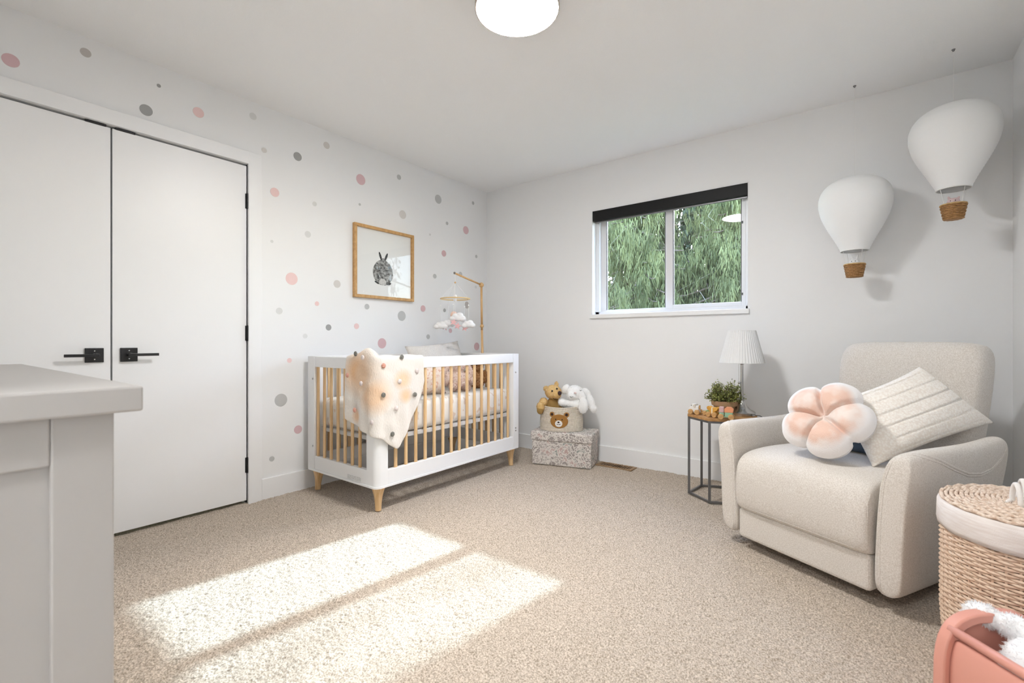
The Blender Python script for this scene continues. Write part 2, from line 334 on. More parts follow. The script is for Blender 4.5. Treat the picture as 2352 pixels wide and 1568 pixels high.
# wall stickers
m_dot = {'pink': M('dot_pink', (.86, .63, .61), .7), 'rose': M('dot_rose', (.72, .50, .52), .7), 'grey': M('dot_grey', (.55, .55, .54), .7), 'dark': M('dot_dark', (.38, .38, .375), .7),
         'pale': M('dot_pale', (.74, .74, .725), .7), 'taupe': M('dot_taupe', (.56, .52, .49), .7), 'beige': M('dot_beige', (.68, .65, .62), .7)}
DOTS = [(-3.215,2.210,.0285,'rose','large rose dot at top left above the left closet door'),(-2.967,2.365,.0210,'taupe','taupe dot just under the ceiling above the left closet door'),
(-2.675,2.332,.0095,'dark','tiny dark grey dot near the ceiling above the right closet door'),(-2.730,2.181,.0287,'dark','large dark grey dot right above the closet head casing'),
(-2.490,2.262,.0279,'pink','pink dot above the right closet door, beside the large dark dot'),(-2.197,2.352,.0210,'pale','pale grey dot near the ceiling above the casing corner'),
(-2.130,2.166,.0157,'beige','small beige dot just off the closet casing corner'),(-1.916,2.194,.0281,'dark','dark grey dot right of the closet casing corner'),
(-2.065,1.921,.0285,'pink','pink dot beside the top hinge of the closet'),(-1.709,2.336,.0235,'beige','beige dot near the ceiling, highest right of the closet'),
(-1.434,2.174,.0392,'rose','large mauve pink dot above the framed rabbit picture'),(-1.797,1.910,.0157,'pale','small pale dot left above the framed picture'),
(-1.443,1.988,.0095,'grey','tiny grey dot between the large mauve dot and picture frame'),(-1.845,1.695,.0215,'pale','pale grey dot left of the upper picture frame'),
(-2.083,1.607,.0095,'pale','tiny pale grey dot beside the closet casing'),(-1.956,1.385,.0400,'pink','large pink dot between the closet and the picture'),
(-1.628,1.383,.0275,'beige','beige dot just left of the lower picture frame'),(-1.780,1.234,.0158,'pink','small bright pink dot below left of the picture'),
(-1.380,1.237,.0210,'grey','grey dot just below the picture frame'),(-2.036,1.171,.0208,'pale','very pale dot below the large pink dot by the closet'),
(-1.080,2.290,.0207,'grey','grey dot near the ceiling right of the large mauve dot'),(-.651,2.217,.0389,'grey','large grey dot high on the wall near the room corner'),
(-.200,2.289,.0165,'grey','small grey dot highest beside the room corner'),(-1.042,1.999,.0343,'beige','beige dot right above the picture frame'),
(-.544,2.028,.0155,'grey','small grey dot below the large high grey dot'),(-.299,2.013,.0370,'rose','mauve dot close to the room corner'),
(-.747,1.891,.0100,'pale','faint tiny dot right of the picture top'),(-.583,1.754,.0280,'rose','mauve dot between the picture and the mobile arm'),
(-.154,1.789,.0156,'grey','small grey dot nearest the room corner above the mobile'),(-.692,1.541,.0204,'grey','grey dot left of the mobile arm tip'),
(-.372,1.593,.0240,'grey','grey dot just behind the mobile arm'),(-.161,1.496,.0140,'pale','tiny pale dot beside the mobile joint'),
(-.286,1.316,.0327,'taupe','taupe dot behind the right strings of the mobile'),(-.826,1.254,.0270,'rose','dusty pink dot between the picture and hanging clouds'),
(-1.052,1.182,.0397,'grey','large grey dot below the right corner of the picture'),(-1.694,1.074,.0215,'dark','dark grey dot above the left end of the crib'),
(-1.470,1.088,.0211,'pink','small peach pink dot below the picture left corner'),(-1.864,1.012,.0159,'pale','small pale grey dot above the left crib corner'),
(-1.244,.962,.0396,'rose','large dusty pink dot right above the crib blanket'),(-.769,1.017,.0198,'grey','small grey dot above the pillow in the crib'),
(-.502,1.073,.0206,'rose','small rose dot under the hanging clouds'),(-.148,.928,.0375,'rose','dark rose dot low beside the mobile post'),
(-1.971,.853,.0158,'pink','small pale pink dot left of the crib top'),(-.575,1.252,.0165,'dark','small dark dot behind the left mobile string'),
(-2.026,.601,.0405,'grey','large grey dot left of the crib slats'),(-1.913,.396,.0274,'rose','rose dot beside the lower crib post'),(-2.083,.236,.0162,'grey','small grey dot low above the baseboard')]
for y, z, r_, c_, lb in DOTS:
    d = MB(); n = 32
    d.v = [(0, r_*math.cos(2*PI*k/n), r_*math.sin(2*PI*k/n)) for k in range(n)] + [(.0006, r_*.985*math.cos(2*PI*k/n), r_*.985*math.sin(2*PI*k/n)) for k in range(n)]
    d.f = [tuple(range(n, 2*n))] + [(i, (i+1) % n, n+(i+1) % n, n+i) for i in range(n)]
    tag(d.build('dot_sticker', m_dot[c_], loc=(.0004, y, z)), lb, 'wall sticker', 'dot stickers on the closet wall')
# ================================================================== crib
X0, X1, Y0, Y1, ZB, ZT = .050, .790, -1.880, -.525, .140, .880
crib = thing('crib', 'white crib with natural wood slats and tapered wooden legs', 'crib', (X0, Y0, 0))
W_, L_ = X1-X0, Y1-Y0
def roundrect(x0, x1, y0, y1, r, corners):
    """plan outline, corners = set of rounded corner ids 0:(x0,y0) 1:(x1,y0) 2:(x1,y1) 3:(x0,y1)"""
    out = []
    for k, (cx, cy, a0) in enumerate(((x0, y0, 180), (x1, y0, 270), (x1, y1, 0), (x0, y1, 90))):
        if k in corners:
            ox = cx + (r if k in (0, 3) else -r); oy = cy + (r if k in (0, 1) else -r)
            out += [(ox + r*math.cos(R(a0 + t)), oy + r*math.sin(R(a0 + t))) for t in range(0, 91, 15)]
        else: out.append((cx, cy))
    return out
PW, PD = .092, .080
for k, (x0, y0) in enumerate(((0, 0), (W_-PW, 0), (W_-PW, L_-PD), (0, L_-PD))):
    p = MB().prism(roundrect(x0, x0+PW, y0, y0+PD, .034 if k == 1 else .020, {k}), ZB+.012, ZT)
    p.build('post', m_white, crib, smooth=True, ang=25)
RT, RD = .032, .068
MB().box(W_-RT, W_-.002, PD, L_-PD, ZT-RD, ZT).build('top_rail', m_white, crib, bevel=.003)
MB().box(.002, RT, PD, L_-PD, ZT-RD, ZT).build('top_rail', m_white, crib, bevel=.003)
MB().box(PW, W_-PW, .002, RT, ZT-RD, ZT).build('top_rail', m_white, crib, bevel=.003)
MB().box(PW, W_-PW, L_-RT, L_-.002, ZT-RD, ZT).build('top_rail', m_white, crib, bevel=.003)
for b in ((W_-RT, W_-.002, PD, L_-PD), (.002, RT, PD, L_-PD), (PW, W_-PW, .002, RT), (PW, W_-PW, L_-RT, L_-.002)):
    MB().box(*b, ZB+.012, .236).build('bottom_rail', m_white, crib, bevel=.003)
sk = MB(); op = roundrect(-.004, W_+.004, -.004, L_+.004, .036, {0,1,2,3}); ip = roundrect(RT+.006, W_-RT-.006, RT+.006, L_-RT-.006, .03, {0,1,2,3})
n = len(op); sk.v = [(x,y,ZB) for x,y in op]+[(x,y,ZB+.012) for x,y in op]+[(x,y,ZB) for x,y in ip]+[(x,y,ZB+.012) for x,y in ip]
sk.f = [f for i in range(n) for j in ((i+1) % n,) for f in ((i,j,n+j,n+i),(2*n+j,2*n+i,3*n+i,3*n+j),(n+i,n+j,3*n+j,3*n+i),(j,i,2*n+i,2*n+j))]
sk.build('base_moulding', m_white, crib, smooth=True, ang=30)
sme = None
def slat(x, y, turn=0):
    global sme
    if sme is None:
        z0, z1 = .228, .818; sm_ = MB().prism(roundrect(-.0075, .0075, -.0105, .0105, .006, {0,1,2,3}), z0-.52, z1-.52)
        o = sm_.build('slat', m_wood, crib, smooth=True, ang=50); sme = o.data
    else: o = obj('slat', sme, None, crib)
    o.location = (x, y, .52); o.rotation_euler = (0, 0, turn)
for i in range(15):
    y = -1.731 + i*.077 - Y0
    slat(W_-.018, y); slat(.018, y)
for i in range(7):
    x = .157 + i*.0755 - X0
    slat(x, .018, PI/2); slat(x, L_-.018, PI/2)
for (x, y, sx, sy) in ((.055, .055, -1, -1), (W_-.055, .055, 1, -1), (W_-.055, L_-.055, 1, 1), (.055, L_-.055, -1, 1)):
    rings = []
    for t in np.linspace(0, 1, 9):
        r = .018 + .026*(t**2.4); off = .006*(1-t)
        rings.append([(x + sx*off + r*math.cos(2*PI*k/20), y + sy*off + r*math.sin(2*PI*k/20), .002 + t*(ZB+.001)) for k in range(20)])
    MB().loft(rings).build('leg', m_wood, crib, smooth=True, ang=60)
ms = MB()
for b in ((.045, W_-.045, .05, .075), (.045, W_-.045, L_-.075, L_-.05), (.045, .070, .075, L_-.075), (W_-.070, W_-.045, .075, L_-.075)): ms.box(*b, .395, .418)
for i in range(9): ms.box(.070, W_-.070, .16+i*.13, .175+i*.13, .404, .412)
ms.build('mattress_support', M('support_white', (.7, .7, .7), .4), crib)
for (x, y, z, ax) in ((.075, -.001, .735, 'y'), (.075, -.001, .30, 'y'), (W_+.001, L_-.055, .735, 'x'), (W_+.001, L_-.055, .30, 'x'), (W_+.001, L_-.055, .28, 'x')):
    c_ = MB().lathe([(.006, 0), (.006, .003)], 12)
    c_.xf(Matrix.Rotation(R(90), 4, 'X') if ax == 'y' else Matrix.Rotation(R(90), 4, 'Y')).build('bolt', m_steel, crib, loc=(x, y, z), smooth=True, ang=30)
# warning label print on the end rail
m_lab = M('label_print', (.55, .55, .55), .6, col2=(.86, .86, .86), vscale=(140, 10, 420), vlo=.45, vhi=.55)
MB().box(.46, .59, -.0010, .002, .158, .182).build('warning_label', m_lab, crib)

# mattress
m_sheet = M('cream_sheet', (.86, .83, .78), .85, col2=(.74, .62, .52), vscale=(26, 26, 26), vdetail=0, vlo=.70, vhi=.74, bscale=(40, 40, 260), bstr=.25, bdist=.003)
mt = thing('crib_mattress', 'cream speckled crib mattress resting inside the crib', 'mattress', (X0+W_/2, Y0+L_/2, .420))
MB().box(-.320, .320, -.625, .625, 0, .185).build('fitted_sheet', m_sheet, mt, bevel=.045, bseg=5, smooth=True)
pp = MB(); rr = [(.3005*sx, .6055*sy) for sx, sy in ((-1,-1),(1,-1),(1,1),(-1,1))]

# blanket hung over the near corner
def blanket():
    out = .012; cols = []
    plan = [(.520 + i*.018, Y0-out, 0., -1.) for i in range(14)]                      # along the end face
    r = .034 + out; cx, cy = X1-.034, Y0+.034
    for t in range(0, 91, 18): plan.append((cx + r*math.cos(R(-90+t)), cy + r*math.sin(R(-90+t)), math.cos(R(-90+t)), math.sin(R(-90+t))))
    plan += [(X1+out, Y0+.034 + (i+1)*.018, 1., 0.) for i in range(17)]
    s = [0]
    for a, b in zip(plan, plan[1:]): s.append(s[-1] + math.hypot(b[0]-a[0], b[1]-a[1]))
    S = s[-1]; G = []
    bs = [0, .05, .15, .24, .30, .345, .405, .44, .52, .60, S]; bz = [.515, .497, .468, .445, .425, .385, .345, .385, .50, .655, .735]
    for (x, y, nx, ny), si in zip(plan, s):
        zb = float(np.interp(si*.63/S if False else si, bs, bz)); col = []
        bump = .045*math.exp(-((si-.17)/.075)**2) + .004*math.sin(si*40)
        top = ZT + .014 + bump; th = .052
        for k in range(4): col.append((x-nx*(th+.010), y-ny*(th+.010), ZT-.11 + k*.11/3.2))
        for a in (150, 115, 80, 45, 15):
            ca = math.cos(R(a)); sa = math.sin(R(a)); col.append((x - nx*(th/2) + nx*ca*(th/2+.004), y - ny*(th/2) + ny*ca*(th/2+.004), ZT-.004 + (top-ZT+.004)*sa))
        nrow = 26
        for k in range(1, nrow+1):
            f = k/nrow; z = ZT-.004 + (zb-ZT+.004)*f
            d = .004 + .010*f*math.sin(si*27+1.2+1.5*f) + .006*f*math.sin(si*61+z*9) + .0012*math.sin(z*70+si*31) + .016*f*f*math.exp(-((si-.29)/.06)**2)
            if si < .04: d += .012*(1-si/.04)*f
            col.append((x + nx*d, y + ny*d, z))
        G.append(col)
    return MB().grid(G), plan
bkt = thing('baby_blanket', 'cream muslin blanket with painted-in peach light and felt buttons draped over crib corner', 'blanket', (X1, Y0, .42))
gm_, plan_ = blanket(); gm_.v = [(x-X1, y-Y0, z-.42) for x, y, z in gm_.v]
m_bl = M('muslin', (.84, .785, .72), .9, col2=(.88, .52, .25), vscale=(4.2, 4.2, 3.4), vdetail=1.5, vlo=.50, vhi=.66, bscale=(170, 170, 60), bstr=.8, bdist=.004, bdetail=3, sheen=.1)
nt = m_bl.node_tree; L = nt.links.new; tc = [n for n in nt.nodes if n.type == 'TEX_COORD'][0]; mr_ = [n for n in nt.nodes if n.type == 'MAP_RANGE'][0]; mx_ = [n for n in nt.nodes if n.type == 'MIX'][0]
acc = None  # warm peach light painted into the cream cloth as soft round patches
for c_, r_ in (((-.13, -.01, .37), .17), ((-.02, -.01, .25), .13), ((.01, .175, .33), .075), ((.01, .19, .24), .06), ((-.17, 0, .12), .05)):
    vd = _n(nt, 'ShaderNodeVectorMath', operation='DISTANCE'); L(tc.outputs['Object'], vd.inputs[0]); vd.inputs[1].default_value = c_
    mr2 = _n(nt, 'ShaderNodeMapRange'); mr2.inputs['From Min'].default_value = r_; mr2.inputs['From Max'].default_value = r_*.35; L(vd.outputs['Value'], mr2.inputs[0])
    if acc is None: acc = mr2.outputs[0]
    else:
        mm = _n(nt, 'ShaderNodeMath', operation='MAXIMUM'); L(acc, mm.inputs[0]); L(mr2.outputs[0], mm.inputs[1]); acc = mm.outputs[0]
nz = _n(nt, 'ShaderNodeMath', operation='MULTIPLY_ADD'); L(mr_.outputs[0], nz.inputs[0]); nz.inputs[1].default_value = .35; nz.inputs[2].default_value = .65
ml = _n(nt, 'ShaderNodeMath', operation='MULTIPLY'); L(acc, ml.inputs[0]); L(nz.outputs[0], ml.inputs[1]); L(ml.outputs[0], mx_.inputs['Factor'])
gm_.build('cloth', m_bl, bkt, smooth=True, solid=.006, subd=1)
m_pom = {'d': M('felt_dark', (.10, .10, .085), .9, col2=(.28, .27, .24), vscale=(160,)*3), 'w': M('felt_white', (.85, .76, .72), .9, col2=(.68, .58, .56), vscale=(160,)*3), 't': M('felt_terracotta', (.55, .20, .12), .9, col2=(.80, .5, .42), vscale=(160,)*3)}
for (x, y, z), c_ in (((.621,-1.900,.905),'d'),((.703,-1.910,.885),'w'),((.812,-1.847,.839),'t'),((.812,-1.717,.885),'d'),((.812,-1.601,.798),'w'),((.543,-1.902,.777),'t'),((.678,-1.902,.735),'w'),
        ((.812,-1.733,.743),'w'),((.815,-1.620,.656),'d'),((.815,-1.850,.674),'d'),((.619,-1.905,.578),'t'),((.818,-1.762,.590),'w'),((.785,-1.908,.523),'w'),((.822,-1.793,.445),'d')):
    fx = y > -1.885; rad = (.007, .0145, .0145) if fx else (.0145, .007, .0145)
    MB().ell((x-X1, y-Y0, z-.42), rad, 14, 9).build('button', m_pom[c_], bkt, smooth=True)

# pillow mesh (square, both faces bulged, corners pulled to points)
def pillow_mesh(w, h, t, n=28, pinch=.07, grooves=None, gdepth=.006, gw=.045, seed=0, lump=.004):
    rg = random.Random(seed); ph = [rg.uniform(0, 6.28) for _ in range(4)]; V = MB()
    for side in (1, -1):
        G = []
        for i in range(n+1):
            row = []
            for j in range(n+1):
                a = -1 + 2*i/n; b = -1 + 2*j/n
                x = a*(1 - pinch*(1-b*b)*a*a)*w/2; y = b*(1 - pinch*(1-a*a)*b*b)*h/2
                e = max(0, (1-a**2)*(1-b**2)); z = t/2*(e**.42)
                if grooves and e > 0: z -= gdepth*min(1, e*4)*math.exp(-(((grooves(a, b)+.5) % 1 - .5)/gw)**2)
                z += lump*e*math.sin(a*4+ph[0])*math.sin(b*5+ph[1])
                row.append((x, y, side*max(z, .0)))
            G.append(row if side > 0 else row[::-1])
        V.grid(G)
    return V
# things on the mattress
pl = thing('crib_pillow', 'long cream quilted pillow leaning on the back rail of the crib', 'pillow', (.235, -.87, .800), rot=(R(70), R(-4), R(90)))
m_quilt = M('cream_knit', (.80, .76, .70), .9, col2=(.70, .66, .61), vscale=(150,)*3, bscale=(170,)*3, bstr=.5, bdist=.004, sheen=.2)
pillow_mesh(.58, .34, .13, grooves=lambda a, b: a*2.6+b*.5, gdepth=.008).build('cover', m_quilt, pl, smooth=True, fix=True)
# dusky rabbit and brown bear lying in the crib
m_brown = M('brown_plush', (.34, .16, .06), .95, col2=(.50, .27, .11), vscale=(70,)*3, bscale=120, bstr=.6, bdist=.004, sheen=.3)
m_blush = M('blush_plush', (.80, .62, .54), .95, col2=(.86, .74, .67), vscale=(40,)*3, bscale=120, bstr=.5, bdist=.004, sheen=.3)
m_eye = M('bead_black', (.01, .01, .01), .2)
tb = thing('teddy_bear', 'brown curly teddy bear sitting at the far end of the crib', 'plush toy', (.45, -.655, .607), R(200))
blob('body', [((0,0,.065),(.065,.055,.07)), ((0,.0,.165),(.055,.05,.05)), ((-.045,0,.205),.02), ((.045,0,.205),.02), ((0,.045,.155),(.024,.022,.02)), ((-.075,.02,.085),(.026,.03,.05)), ((.075,.02,.085),(.026,.03,.05)), ((-.05,.07,.03),(.03,.055,.03)), ((.05,.07,.03),(.03,.055,.03))], m_brown, tb, .007, 3, fur=5000, furlen=.012, furw=.003)
for s_ in (-1, 1): MB().ell((.02*s_, .046, .178), .005).build('eye', m_eye, tb, smooth=True)
MB().ell((0, .068, .16), (.008, .005, .006)).build('nose', m_eye, tb, smooth=True)
rb = thing('plush_rabbit', 'blush and cream plush rabbit sitting in the crib beside the bear', 'plush toy', (.50, -.925, .607), R(235))
blob('body', [((0,0,.075),(.075,.06,.08)), ((0,.005,.185),(.058,.052,.05)), ((-.085,.01,.165),(.018,.02,.07),(0,R(35),0)), ((.085,.01,.165),(.018,.02,.07),(0,R(-35),0)), ((-.085,.03,.09),(.025,.03,.055),(0,R(20),0)), ((.085,.03,.09),(.025,.03,.055),(0,R(-20),0)), ((-.05,.085,.03),(.03,.06,.03)), ((.05,.085,.03),(.03,.06,.03))], m_blush, rb, .007, 4, fur=5000, furlen=.01, furw=.003)
for s_ in (-1, 1): MB().ell((.022*s_, .052, .195), .005).build('eye', m_eye, rb, smooth=True)
MB().ell((0, .058, .180), (.006, .004, .005)).build('nose', M('nose_pink', (.75, .4, .4), .6), rb, smooth=True)
lm = thing('floral_pillow', 'small peach floral pillow lying on the crib mattress', 'pillow', (.53, -1.27, .72), rot=(R(78), 0, R(80)))
pillow_mesh(.30, .24, .10, 20).build('cover', M('peach_floral', (.84, .72, .62), .9, col2=(.72, .46, .34), vscale=(60,)*3, vlo=.55, vhi=.62), lm, smooth=True, fix=True)

# mobile clamped to the far rail
mo = thing('crib_mobile', 'wooden crib mobile with felt clouds and stars on a hoop', 'mobile', (.415, -.541, .88))
m_beech = M('beech', (.58, .34, .14), .5, col2=(.66, .42, .20), vscale=(80, 80, 5))
MB().tube([(0,0,-.10), (0,0,-.02), (-.006,0,.19)], [.011,.011,.009], 12).build('lower_post', m_beech, mo, smooth=True)
MB().tube([(-.006,0,.19), (-.012,0,.57)], .0095, 12).build('upper_post', m_beech, mo, smooth=True)
ck = MB().box(-.02, .02, -.012, .034, -.10, -.055).build('clamp', m_beech, mo, bevel=.004)
MB().ell((-.006,0,.225), .016, 16, 12).build('ball_joint', m_beech, mo, smooth=True)
MB().ell((-.012,0,.570), .021, 16, 12).build('ball_joint', m_beech, mo, smooth=True)
MB().tube([(-.012,-.005,.572), (-.015,-.318,.634)], .0075, 12).build('arm', m_beech, mo, smooth=True)
MB().ell((-.015,-.316,.634), (.009,.009,.010)).build('end_cap', M('cap_grey', (.2, .18, .16), .4), mo, smooth=True)
HX, HY, HZ = -.015, -.309, .432
n_ = 40; MB().tube([(HX+.114*math.cos(2*PI*k/n_), HY+.114*math.sin(2*PI*k/n_), HZ) for k in range(n_)], .0055, 8, closed=True).build('hoop', M('bamboo', (.74, .55, .28), .5), mo, smooth=True)
st = MB(); apex = (HX, HY, .560); st.tube([(HX,HY,.632), apex], .0011, 5)
angs = [20, 92, 164, 236, 308]; drops = [.190, .205, .18, .200, .165]
for a in angs: st.tube([apex, (HX+.114*math.cos(R(a)), HY+.114*math.sin(R(a)), HZ)], .0010, 5)
for a, d in zip(angs, drops): p = (HX+.114*math.cos(R(a)), HY+.114*math.sin(R(a))); st.tube([(*p, HZ), (*p, HZ-d)], .0010, 5)
st.tube([apex, (HX, HY, HZ-.125)], .0010, 5); st.build('string', m_string, mo)
MB().ell((HX, HY, .560), .0075).build('bead', m_beech, mo, smooth=True)
m_felt = M('felt_cloud', (.86, .85, .84), .95, bscale=200, bstr=.4, bdist=.002); m_fpink = M('felt_pink', (.80, .48, .48), .95, bscale=200, bstr=.4); m_fpeach = M('felt_peach', (.84, .60, .48), .95, bscale=200, bstr=.4)
def cloud(c, s, mat, name='cloud'):
    o = blob(name, [((0,0,0),(.034*s,.02*s,.022*s)), ((-.03*s,0,-.006*s),(.022*s,.018*s,.018*s)), ((.03*s,0,-.006*s),(.022*s,.018*s,.018*s)), ((.012*s,0,.014*s),(.024*s,.018*s,.02*s)), ((-.016*s,0,.010*s),(.02*s,.018*s,.018*s))], mat, mo, .003, 4)
    o.location = c; o.rotation_euler = (0, 0, R(45)); return o
def star(c, r, mat, t=.008):
    pts = [(r*(1 if k % 2 == 0 else .45)*math.sin(PI*k/5), r*(1 if k % 2 == 0 else .45)*math.cos(PI*k/5)) for k in range(10)]
    s = MB().prism(pts, -t, t); s.xf(Matrix.Rotation(R(90), 4, 'X')); return s.build('star', mat, mo, bevel=.003, loc=c, rot=(0, R(14), R(40)))
for a, d, kind in zip(angs, drops, ('c', 's', 'c', 'c', 's')):
    p = (HX+.114*math.cos(R(a)), HY+.114*math.sin(R(a)), HZ-d)
    if kind == 'c': cloud((p[0], p[1], p[2]-.014), 1.05, m_felt)
    else: star((p[0], p[1], p[2]-.024), .028, m_fpink)
    MB().ell((p[0], p[1], HZ-.055), .0055).build('bead', m_felt, mo, smooth=True)
cloud((HX+.03, HY, HZ-.150), 1.25, m_felt); star((HX-.06, HY-.05, HZ-.225), .026, m_fpink); star((HX+.045, HY-.02, HZ-.215), .03, m_fpink)
eb = blob('felt_balloon', [((0,0,0),(.028,.028,.030)), ((0,0,-.028),(.012,.012,.014))], m_fpeach, mo, .003, 4); eb.location = (HX-.035, HY+.02, HZ-.125)
eb = blob('felt_cloud_top', [((0,0,0),(.018,.016,.022)), ((0,0,-.022),(.014,.012,.014))], m_felt, mo, .003, 3); eb.location = (HX, HY, HZ+.012)

# picture
pf = thing('picture_frame', 'oak framed print of a grey rabbit seen from behind', 'picture', (.0, -1.2265, 1.572))
FW, FH, FT, FD = .279, .271, .022, .030
m_oak = M('oak_frame', (.50, .28, .10), .5, col2=(.62, .37, .15), vscale=(50, 50, 50), vdetail=4)
for b in ((.002, FD, -FW, FW, FH-FT, FH), (.002, FD, -FW, FW, -FH, -FH+FT), (.002, FD, -FW, -FW+FT, -FH+FT, FH-FT), (.002, FD, FW-FT, FW, -FH+FT, FH-FT)):
    MB().box(*b).build('frame_bar', m_oak, pf, bevel=.002)
MB().box(.002, .010, -FW+FT, FW-FT, -FH+FT, FH-FT).build('mat_board', M('paper_white', (.86, .855, .85), .8), pf)
m_pglass = m_glass.copy(); m_pglass.name = 'picture_glass'
for n_ in m_pglass.node_tree.nodes:
    if n_.type == 'MATH' and n_.operation == 'MULTIPLY_ADD': n_.inputs[1].default_value = .5; n_.inputs[2].default_value = .02
def flat(name, poly, x, mat):
    n = len(poly); m_ = MB().add([(x, y, z) for y, z in poly], [tuple(range(n))]); return m_.build(name, mat, pf)
def ellpoly(cy, cz, ry, rz, n=36, rot=0., f=None):
    P = []
    for k in range(n):
        t = 2*PI*k/n; s = 1 + (f(t) if f else 0); a, b = ry*math.cos(t)*s, rz*math.sin(t)*s
        P.append((cy + a*math.cos(rot) - b*math.sin(rot), cz + a*math.sin(rot) + b*math.cos(rot)))
    return P
m_fur = M('ink_fur', (.045, .045, .045), .8, col2=(.50, .49, .48), vscale=(60, 45, 70), vdetail=7, vlo=.34, vhi=.68)
m_ink = M('ink_dark', (.012, .012, .013), .8, col2=(.10, .10, .10), vscale=(90,)*3); m_tail = M('ink_tail', (.72, .71, .70), .8, col2=(.50, .49, .48), vscale=(160,)*3)
oy, oz = -1.2265, 1.572
flat('rabbit_print', ellpoly(-1.2415-oy, 1.505-oz, .094, .097, 48, f=lambda t: .03*math.sin(9*t)*.3 + .05*max(0, math.sin(t))*math.sin(t)**6), .0103, m_fur)
flat('ear_print', ellpoly(-1.267-oy, 1.630-oz, .0095, .034, 24, rot=R(20)), .0106, m_ink)
flat('ear_print', ellpoly(-1.213-oy, 1.630-oz, .0095, .034, 24, rot=R(-24)), .0106, m_ink)
flat('head_print', ellpoly(-1.240-oy, 1.598-oz, .026, .020, 24), .0105, m_fur)
flat('tail_print', ellpoly(-1.245-oy, 1.434-oz, .033, .026, 24, f=lambda t: .06*math.sin(7*t)), .0107, m_tail)
flat('foot_print', ellpoly(-1.300-oy, 1.426-oz, .022, .007, 16, rot=R(-25)), .0106, m_ink)
flat('foot_print', ellpoly(-1.185-oy, 1.424-oz, .020, .009, 16, rot=R(20)), .0106, m_ink)
MB().add([(.019, -FW+FT-.003, -FH+FT-.003), (.019, FW-FT+.003, -FH+FT-.003), (.019, FW-FT+.003, FH-FT+.003), (.019, -FW+FT-.003, FH-FT+.003)], [(0,1,2,3)]).build('glass', m_pglass, pf)
# ================================================================== storage box with rope basket and plush toys
BA = R(16); bx0 = Vector((.842, -.445, 0)); bc = bx0 + Vector((.245*math.cos(BA) - .14*math.sin(BA), .245*math.sin(BA) + .14*math.cos(BA), 0))
m_flor = bpy.data.materials.new('floral_print'); m_flor.use_nodes = True; nt = m_flor.node_tree; b = nt.nodes['Principled BSDF']; L = nt.links.new; b.inputs['Roughness'].default_value = .85
tc = _n(nt, 'ShaderNodeTexCoord'); ns = _n(nt, 'ShaderNodeTexNoise'); ns.inputs['Scale'].default_value = 14; L(tc.outputs['Object'], ns.inputs['Vector'])
mixv = _n(nt, 'ShaderNodeMix', data_type='VECTOR'); mixv.inputs['Factor'].default_value = .06; L(tc.outputs['Object'], mixv.inputs[4]); L(ns.outputs['Color'], mixv.inputs[5])
vo = _n(nt, 'ShaderNodeTexVoronoi', feature='DISTANCE_TO_EDGE'); vo.inputs['Scale'].default_value = 27; L(mixv.outputs[1], vo.inputs['Vector'])
v2 = _n(nt, 'ShaderNodeTexVoronoi'); v2.inputs['Scale'].default_value = 27; L(mixv.outputs[1], v2.inputs['Vector'])
wv = _n(nt, 'ShaderNodeTexWave'); wv.wave_type = 'RINGS'; wv.rings_direction = 'SPHERICAL'; wv.inputs['Scale'].default_value = 17; wv.inputs['Distortion'].default_value = 9; wv.inputs['Detail Scale'].default_value = 3; L(mixv.outputs[1], wv.inputs['Vector'])
r1 = _n(nt, 'ShaderNodeValToRGB'); r1.color_ramp.elements[0].position = .045; r1.color_ramp.elements[0].color = (.66, .62, .58, 1); r1.color_ramp.elements[1].position = .075; r1.color_ramp.elements[1].color = (.27, .23, .21, 1); L(vo.outputs['Distance'], r1.inputs[0])
r2 = _n(nt, 'ShaderNodeValToRGB'); r2.color_ramp.interpolation = 'CONSTANT'; r2.color_ramp.elements[0].color = (.33, .29, .27, 1); r2.color_ramp.elements[1].position = .45; r2.color_ramp.elements[1].color = (.42, .37, .345, 1)
e = r2.color_ramp.elements.new(.66); e.color = (.52, .37, .34, 1); e = r2.color_ramp.elements.new(.76); e.color = (.31, .325, .30, 1); e = r2.color_ramp.elements.new(.86); e.color = (.45, .40, .37, 1); L(v2.outputs['Color'], r2.inputs[0])
r3 = _n(nt, 'ShaderNodeValToRGB'); r3.color_ramp.elements[0].position = .62; r3.color_ramp.elements[1].position = .70; L(wv.outputs['Fac'], r3.inputs[0])
r1.color_ramp.elements[0].color = (1, 1, 1, 1); r1.color_ramp.elements[1].color = (0, 0, 0, 1)
mxm = _n(nt, 'ShaderNodeMath', operation='MAXIMUM'); L(r1.outputs[0], mxm.inputs[0]); L(r3.outputs[0], mxm.inputs[1])
mc = _n(nt, 'ShaderNodeMix', data_type='RGBA'); L(mxm.outputs[0], mc.inputs['Factor']); L(r2.outputs[0], mc.inputs[6]); mc.inputs[7].default_value = (.70, .655, .61, 1); L(mc.outputs[2], b.inputs['Base Color'])
sb = thing('storage_box', 'lidded storage box covered in taupe floral print fabric', 'storage box', (bc.x, bc.y, 0), BA)
MB().box(-.238, .238, -.135, .135, .001, .214).build('box_body', m_flor, sb, bevel=.008)
MB().box(-.249, .249, -.144, .144, .190, .265).build('lid', m_flor, sb, bevel=.014, bseg=3)
